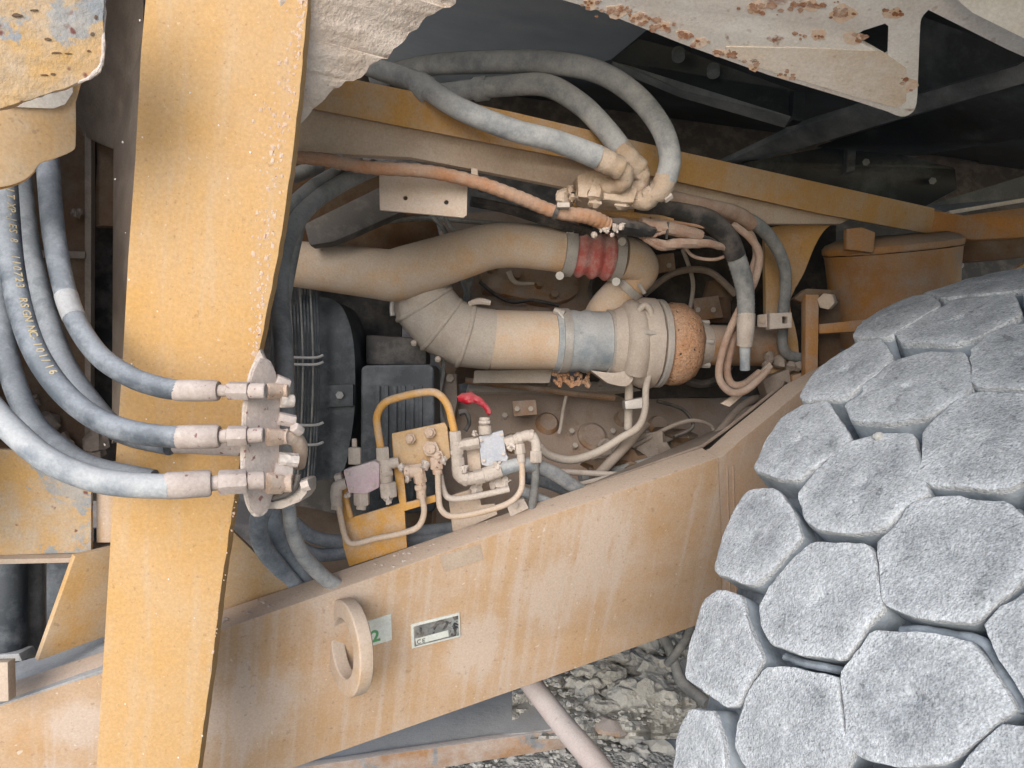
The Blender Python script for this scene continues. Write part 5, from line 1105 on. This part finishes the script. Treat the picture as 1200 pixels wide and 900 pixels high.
mb = MB(); a, b = path([(870, 254, 1.76, 8), (888, 264, 1.79, 8), (905, 282, 1.82, 7.5), (918, 308, 1.85, 7), (921, 335, 1.87, 6.5), (918, 365, 1.88, 6.5), (917, 400, 1.9, 6), (922, 414, 1.92, 6), (935, 419, 1.94, 6), (950, 419, 1.96, 6)]); mb.tube(a, b, 16); build('rubber_hose', mb, 'hose_grey', gh)
hc = thing('hose_clamp', P(908, 386, 1.85), 'pale steel clamp with a square window holding the grey hose', 'clamp')
mb = MB(); o_ = [(902, 367), (928, 366), (928, 384), (902, 386)]; h_ = [(917, 371), (923, 371), (923, 379), (917, 379)]
mb.slab([[P(x, y, 1.83) for x, y in o_], [P(x, y, 1.83) for x, y in h_]], FWD * .03); build('body', mb, 'fitting', hc, bev=.002)
poly('ear', [(888, 369), (904, 367), (904, 384), (888, 383)], 1.85, .008, 'fitting', hc)
mb = MB(); mb.cyl(P(893, 375, 1.84), P(893, 375, 1.86), 4 * 1.85 / FOC, n=6); build('bolt', mb, 'dusty_tan', hc)
g = 'thin copper brown tubes bent in a hook'
simple_tube('hooked_tube', 'outer copper brown tube bent in a hook beside the ribbed sleeve', 'pipe', [(858, 262, 1.76, 4), (880, 280, 1.76, 4.5), (890, 300, 1.76, 4.5), (884, 330, 1.76, 4.5), (868, 360, 1.76, 4.5), (852, 395, 1.76, 4.5), (843, 430, 1.76, 4.5), (845, 448, 1.76, 4.5), (858, 460, 1.77, 4.5), (876, 456, 1.78, 4.5), (900, 434, 1.8, 4)], 'pink_loom', g)
simple_tube('hooked_tube', 'inner copper brown tube bent in a hook beside the ribbed sleeve', 'pipe', [(852, 254, 1.79, 4), (878, 272, 1.79, 4), (886, 296, 1.79, 4), (880, 320, 1.79, 4), (868, 365, 1.79, 4.5), (856, 410, 1.79, 4.5), (852, 435, 1.79, 4.5), (858, 450, 1.79, 4.5), (872, 450, 1.8, 4.5), (890, 436, 1.82, 4)], 'pink_loom', g)
poly_o = MB(); poly_o.slab([P(*q) for q in [(845, 473, 1.8), (872, 456, 1.82), (902, 424, 1.86), (906, 430, 1.86), (880, 456, 1.83), (855, 477, 1.8)]], FWD * .015)
solo('flat_strip', poly_o, 'dusty_tan', 'flat tan strip crossing under the hooked tubes', 'strip', bev=.002)
simple_tube('steel_rod', 'thin dark rod slanting behind the ribbed sleeve', 'rod', [(880, 415, 1.95, 3), (912, 394, 1.97, 3)], 'dust_grey')
fc = thing('fitting_cluster', P(910, 430, 1.95), 'cluster of dusty fittings where the grey hose ends', 'fitting')
for i, (x, y, r) in enumerate([(902, 418, 7), (914, 424, 8), (926, 430, 7), (898, 428, 5), (936, 428, 6)]):
    mb = MB(); mb.ball(P(x, y, 1.94), r * 1.94 / FOC, n=10, amp=.6, seed=i); build('fitting_body', mb, 'taupe', fc, lump=(.002, 60))
poly('dusty_block', [(893, 445), (925, 432), (928, 455), (900, 466)], 1.93, .06, 'taupe', fc, bev=.004)

# ================================================================== TYRE
K = .8
TC = Vector((1.512 * K, 1.285 * K, CAM_H + (.723 - 1.7) * K)); TR = 1.113 * K; TK = .188 / K
PSI = .914; TILT = .263
TL = Vector((math.sin(PSI), math.cos(PSI), 0)); TN0 = Vector((-math.cos(PSI), math.sin(PSI), 0))
TZ = ZUP * math.cos(TILT) + TN0 * math.sin(TILT); TN = TN0 * math.cos(TILT) - ZUP * math.sin(TILT)
GD = .052                                     # groove depth
def trad(a):
    r = TR - TK * a * a
    e = abs(a) - .40
    if e > 0: r -= 2.6 * e * e
    return r
def tpt(a, th, h=0.0):
    """axial offset, angle round the wheel, height over the tread surface"""
    return TC + TN * a + (-TL * math.cos(th) + TZ * math.sin(th)) * (trad(a) + h)
def tcoord(p):
    q = p - TC; a = q.dot(TN); x = -q.dot(TL); z = q.dot(TZ)
    return a, math.atan2(z, x), math.hypot(x, z) - trad(a)
def thit(px, py):
    r = ray(px, py); best = None; prev = None
    t = .45
    while t < 2.2:
        h = tcoord(CAM + r * t)[2]
        if best is None or h < best[0]: best = (h, t)
        if h < 0:
            lo, hi = t - .01, t
            for _ in range(18):
                m = (lo + hi) / 2
                if tcoord(CAM + r * m)[2] < 0: hi = m
                else: lo = m
            return tcoord(CAM + r * hi)[:2]
        t += .01
    return tcoord(CAM + r * best[1])[:2]
ty = thing('tyre', Vector((TC.x, TC.y, 0)), 'huge dusty grey rock tyre with hexagonal tread blocks at the right', 'tyre')
mb = MB(); n = 96
prof = [(-.36, .46), (-.40, .56), (-.415, .66)] + [(a, trad(a) - GD) for a in [-.42 + .04 * i for i in range(22)]] + [(.415, .66), (.40, .56), (.36, .46), (.25, .42), (-.25, .42)]
for a, r in prof:
    for k in range(n):
        t = 2 * math.pi * k / n; mb.v.append(TC + TN * a + (-TL * math.cos(t) + TZ * math.sin(t)) * r)
m_ = len(prof)
for i in range(m_):
    for k in range(n):
        i2, k2 = (i + 1) % m_, (k + 1) % n; mb.f.append((i * n + k, i * n + k2, i2 * n + k2, i2 * n + k))
build('carcass', mb, 'tyre_side', ty, smooth=60)
mb = MB(); mb.lathe(TC - TN * .2, TN, [(0, .43), (.38, .43), (.42, .40), (.42, .28), (.36, .24), (.36, 0.01)], 48); build('wheel_rim', mb, 'paint_dark', ty)

def block(outline, seed, lone=False):
    """outline: list of (a, theta) on the tread surface -> one tread block"""
    o = rnd_poly(outline, .075, 1)
    N = 56; L = [0.0]; m = len(o)
    def dist(p, q): return math.hypot(p[0] - q[0], (p[1] - q[1]) * TR)
    for i in range(m): L.append(L[-1] + dist(o[i], o[(i + 1) % m]))
    ring = []
    for k in range(N):
        s = L[-1] * k / N
        i = max(j for j in range(m) if L[j] <= s + 1e-9); t = (s - L[i]) / max(1e-9, L[i + 1] - L[i])
        p, q = o[i], o[(i + 1) % m]; ring.append((p[0] + (q[0] - p[0]) * t, p[1] + (q[1] - p[1]) * t))
    c = (sum(p[0] for p in ring) / N, sum(p[1] for p in ring) / N)
    mb = MB(); rings = []
    lay = [(1.06, -GD - .004), (1.055, -.03), (1.053, -.010), (1.050, -.003), (1.039, -.0004), (1.0, .0), (.85, .0), (.7, .0), (.52, .0), (.36, .0), (.2, .0), (.13, -.0004), (.075, -.0016)]
    for j, (s, h) in enumerate(lay):
        row = []
        for k, (a, th) in enumerate(ring):
            aa = c[0] + (a - c[0]) * s; tt = c[1] + (th - c[1]) * s
            p = tpt(aa, tt, h); q = p * 1.0
            if j > 0:
                nn = noise.noise(q * 22 + Vector((seed, 0, 0))) * .0008 + noise.noise(q * 60) * .0008 + noise.noise(q * 130) * .0008
                if j in (2, 3, 4): nn += noise.noise(q * 45 + Vector((0, seed, 0))) * .0016
                r2 = math.hypot(aa - c[0], (tt - c[1]) * TR)
                nn -= .0025 * math.exp(-(r2 / .009) ** 2) * (1 if seed % 3 else .3)
                p = tpt(aa, tt, h + nn)
                if j in (2, 3, 4):
                    p += (tpt(aa, tt) - tpt(c[0], c[1])).normalized() * noise.noise(q * 30 + Vector((3, seed, 0))) * .0025 + (tpt(aa, tt) - tpt(c[0], c[1])).normalized() * noise.noise(q * 130 + Vector((3, seed, 0))) * .0016
            mb.v.append(p); row.append(len(mb.v) - 1)
        rings.append(row)
    for j in range(len(rings) - 1):
        for k in range(N):
            k2 = (k + 1) % N; mb.f.append((rings[j][k], rings[j][k2], rings[j + 1][k2], rings[j + 1][k]))
    mb.v.append(tpt(c[0], c[1], -.004)); ci = len(mb.v) - 1
    for k in range(N): mb.f.append((rings[-1][k], rings[-1][(k + 1) % N], ci))
    o_ = build('tread_block', mb, 'tyre', ty, smooth=50)
    o_.data.materials.append(MAT['tyre_wall'])
    at = o_.data.attributes.new('rim', 'FLOAT', 'POINT')
    vals = []
    for j, (s, h) in enumerate(lay): vals += [max(0.0, min(1.0, (s - .62) / .38)) ** 1.5] * N
    vals.append(0.0)
    if len(vals) == len(o_.data.vertices): at.data.foreach_set('value', vals)
    for f in o_.data.polygons[:N * 2]: f.material_index = 1
    return c
BL = [
 [(1000, 393), (1013, 375), (1055, 351), (1086, 345), (1102, 357), (1051, 386), (1046, 392), (1030, 394)],
 [(1052, 390), (1102, 361), (1121, 350), (1188, 345), (1195, 367), (1174, 379), (1139, 396), (1120, 400), (1058, 400)],
 [(1083, 343), (1139, 326), (1200, 313), (1218, 312), (1215, 336), (1153, 344), (1107, 348)],
 [(1199, 341), (1235, 334), (1265, 355), (1232, 378), (1203, 370)],
 [(938, 461), (957, 433), (1003, 403), (1029, 396), (1046, 419), (1013, 447), (993, 462), (985, 465), (942, 468)],
 [(1012, 452), (1048, 422), (1088, 413), (1125, 414), (1132, 421), (1137, 453), (1123, 464), (1083, 487), (1046, 494), (999, 491), (993, 473), (1012, 460)],
 [(1138, 411), (1151, 399), (1177, 383), (1206, 378), (1245, 380), (1268, 402), (1250, 432), (1215, 452), (1150, 453), (1141, 446), (1140, 425)],
 [(1083, 505), (1123, 468), (1142, 462), (1200, 461), (1242, 470), (1264, 505), (1202, 557), (1177, 571), (1092, 566), (1084, 559), (1082, 512)],
 [(884, 548), (897, 520), (913, 492), (940, 475), (969, 472), (995, 512), (985, 523), (933, 560), (905, 557)],
 [(938, 578), (949, 561), (990, 522), (1022, 511), (1070, 509), (1077, 553), (1086, 576), (1060, 590), (1036, 617), (1000, 623), (958, 618), (944, 606)],
 [(838, 663), (842, 644), (869, 583), (880, 576), (910, 573), (928, 600), (937, 628), (914, 655), (885, 684), (842, 671)],
 [(1030, 637), (1046, 622), (1067, 591), (1102, 584), (1177, 589), (1193, 603), (1212, 640), (1205, 664), (1184, 688), (1140, 726), (1070, 719), (1038, 705), (1033, 680)],
 [(892, 710), (901, 690), (941, 645), (954, 636), (1018, 640), (1025, 677), (1032, 714), (1012, 733), (988, 770), (940, 765), (904, 752), (895, 733)],
 [(804, 792), (811, 748), (825, 704), (841, 694), (866, 698), (879, 741), (892, 772), (881, 790), (862, 824), (848, 825), (827, 809)],
 [(864, 877), (866, 849), (874, 822), (884, 803), (898, 785), (925, 784), (979, 795), (983, 830), (987, 862), (996, 880), (985, 905), (960, 925), (885, 915)],
 [(988, 790), (1006, 768), (1024, 741), (1095, 745), (1137, 754), (1151, 774), (1184, 829), (1168, 842), (1140, 868), (1105, 893), (1050, 896), (1008, 884), (993, 867), (989, 820)],
 [(1154, 734), (1173, 715), (1207, 692), (1255, 690), (1285, 740), (1278, 790), (1234, 838), (1212, 838), (1201, 815), (1174, 772)],
 [(1122, 905), (1147, 876), (1173, 849), (1200, 853), (1252, 862), (1292, 902), (1262, 980), (1180, 1000), (1132, 960)],
 [(1206, 590), (1240, 562), (1290, 570), (1312, 620), (1268, 668), (1226, 640)],
 [(790, 900), (794, 862), (809, 833), (834, 835), (845, 870), (849, 905), (833, 960), (803, 978), (788, 940)],
 [(1014, 902), (1060, 914), (1090, 960), (1040, 1010), (985, 1000), (968, 940)],
]
cents = []
for i, b_ in enumerate(BL):
    cents.append(block([thit(x, y) for x, y in b_], i + 1))
# the same pattern carried on round the wheel, outside the picture
SA, DT = .145 * K, .17
used = list(cents)
hexo = [(math.cos(math.radians(60 * k)) * .072, math.sin(math.radians(60 * k)) * .075 / TR) for k in range(6)]
sd = 50
for ci in range(-1, 8):
    for rj in range(-4, 34):
        a = .453 * K - SA * ci; th = .453 - DT * 4 + DT * (rj + (.5 if ci % 2 else 0))
        if a < -.42 or a > .42: continue
        if any(math.hypot(a - u[0], (th - u[1]) * TR) < .105 for u in used): continue
        p = tpt(a, th); q = p - CAM; z = q.dot(FWD)
        if z > .1:
            x, y = 600 + FOC * q.dot(RIGHT) / z, 450 - FOC * q.dot(UP) / z
            if x < 1225 and y < 925 and (p - CAM).dot((-TL * math.cos(th) + TZ * math.sin(th))) < 0: continue
        if th > 2.6: continue
        sd += 1; used.append((a, th)); block([(a + u * .92, th + v * .92) for u, v in hexo], sd)
# rubber ridges lying in the grooves
def ridge(pts, wd):
    c_ = cr(pts, 6); q = [thit(x, y) for x, y in c_]
    mb = MB(); mb.tube([tpt(a, t, -.018) for a, t in q], wd * 1.15, 10, flat=.7); build('groove_ridge', mb, 'tyre_side', ty, lump=(.001, 60))
ridge([(1048, 734), (1075, 733), (1110, 739), (1140, 745), (1156, 760), (1172, 790), (1186, 812), (1194, 832)], .0065)
ridge([(912, 766), (930, 773), (955, 778), (982, 783)], .006)
ridge([(1186, 590), (1196, 600), (1202, 610)], .006)
mb = MB(); a_, t_ = thit(1030, 512); mb.ball(tpt(a_, t_, .0), .008, n=10, amp=.5, seed=3, squash=(1, 1, .7)); build('trapped_pebble', mb, 'stone', ty)

for o in bpy.data.objects:
    if '_w' in o: del o['_w']
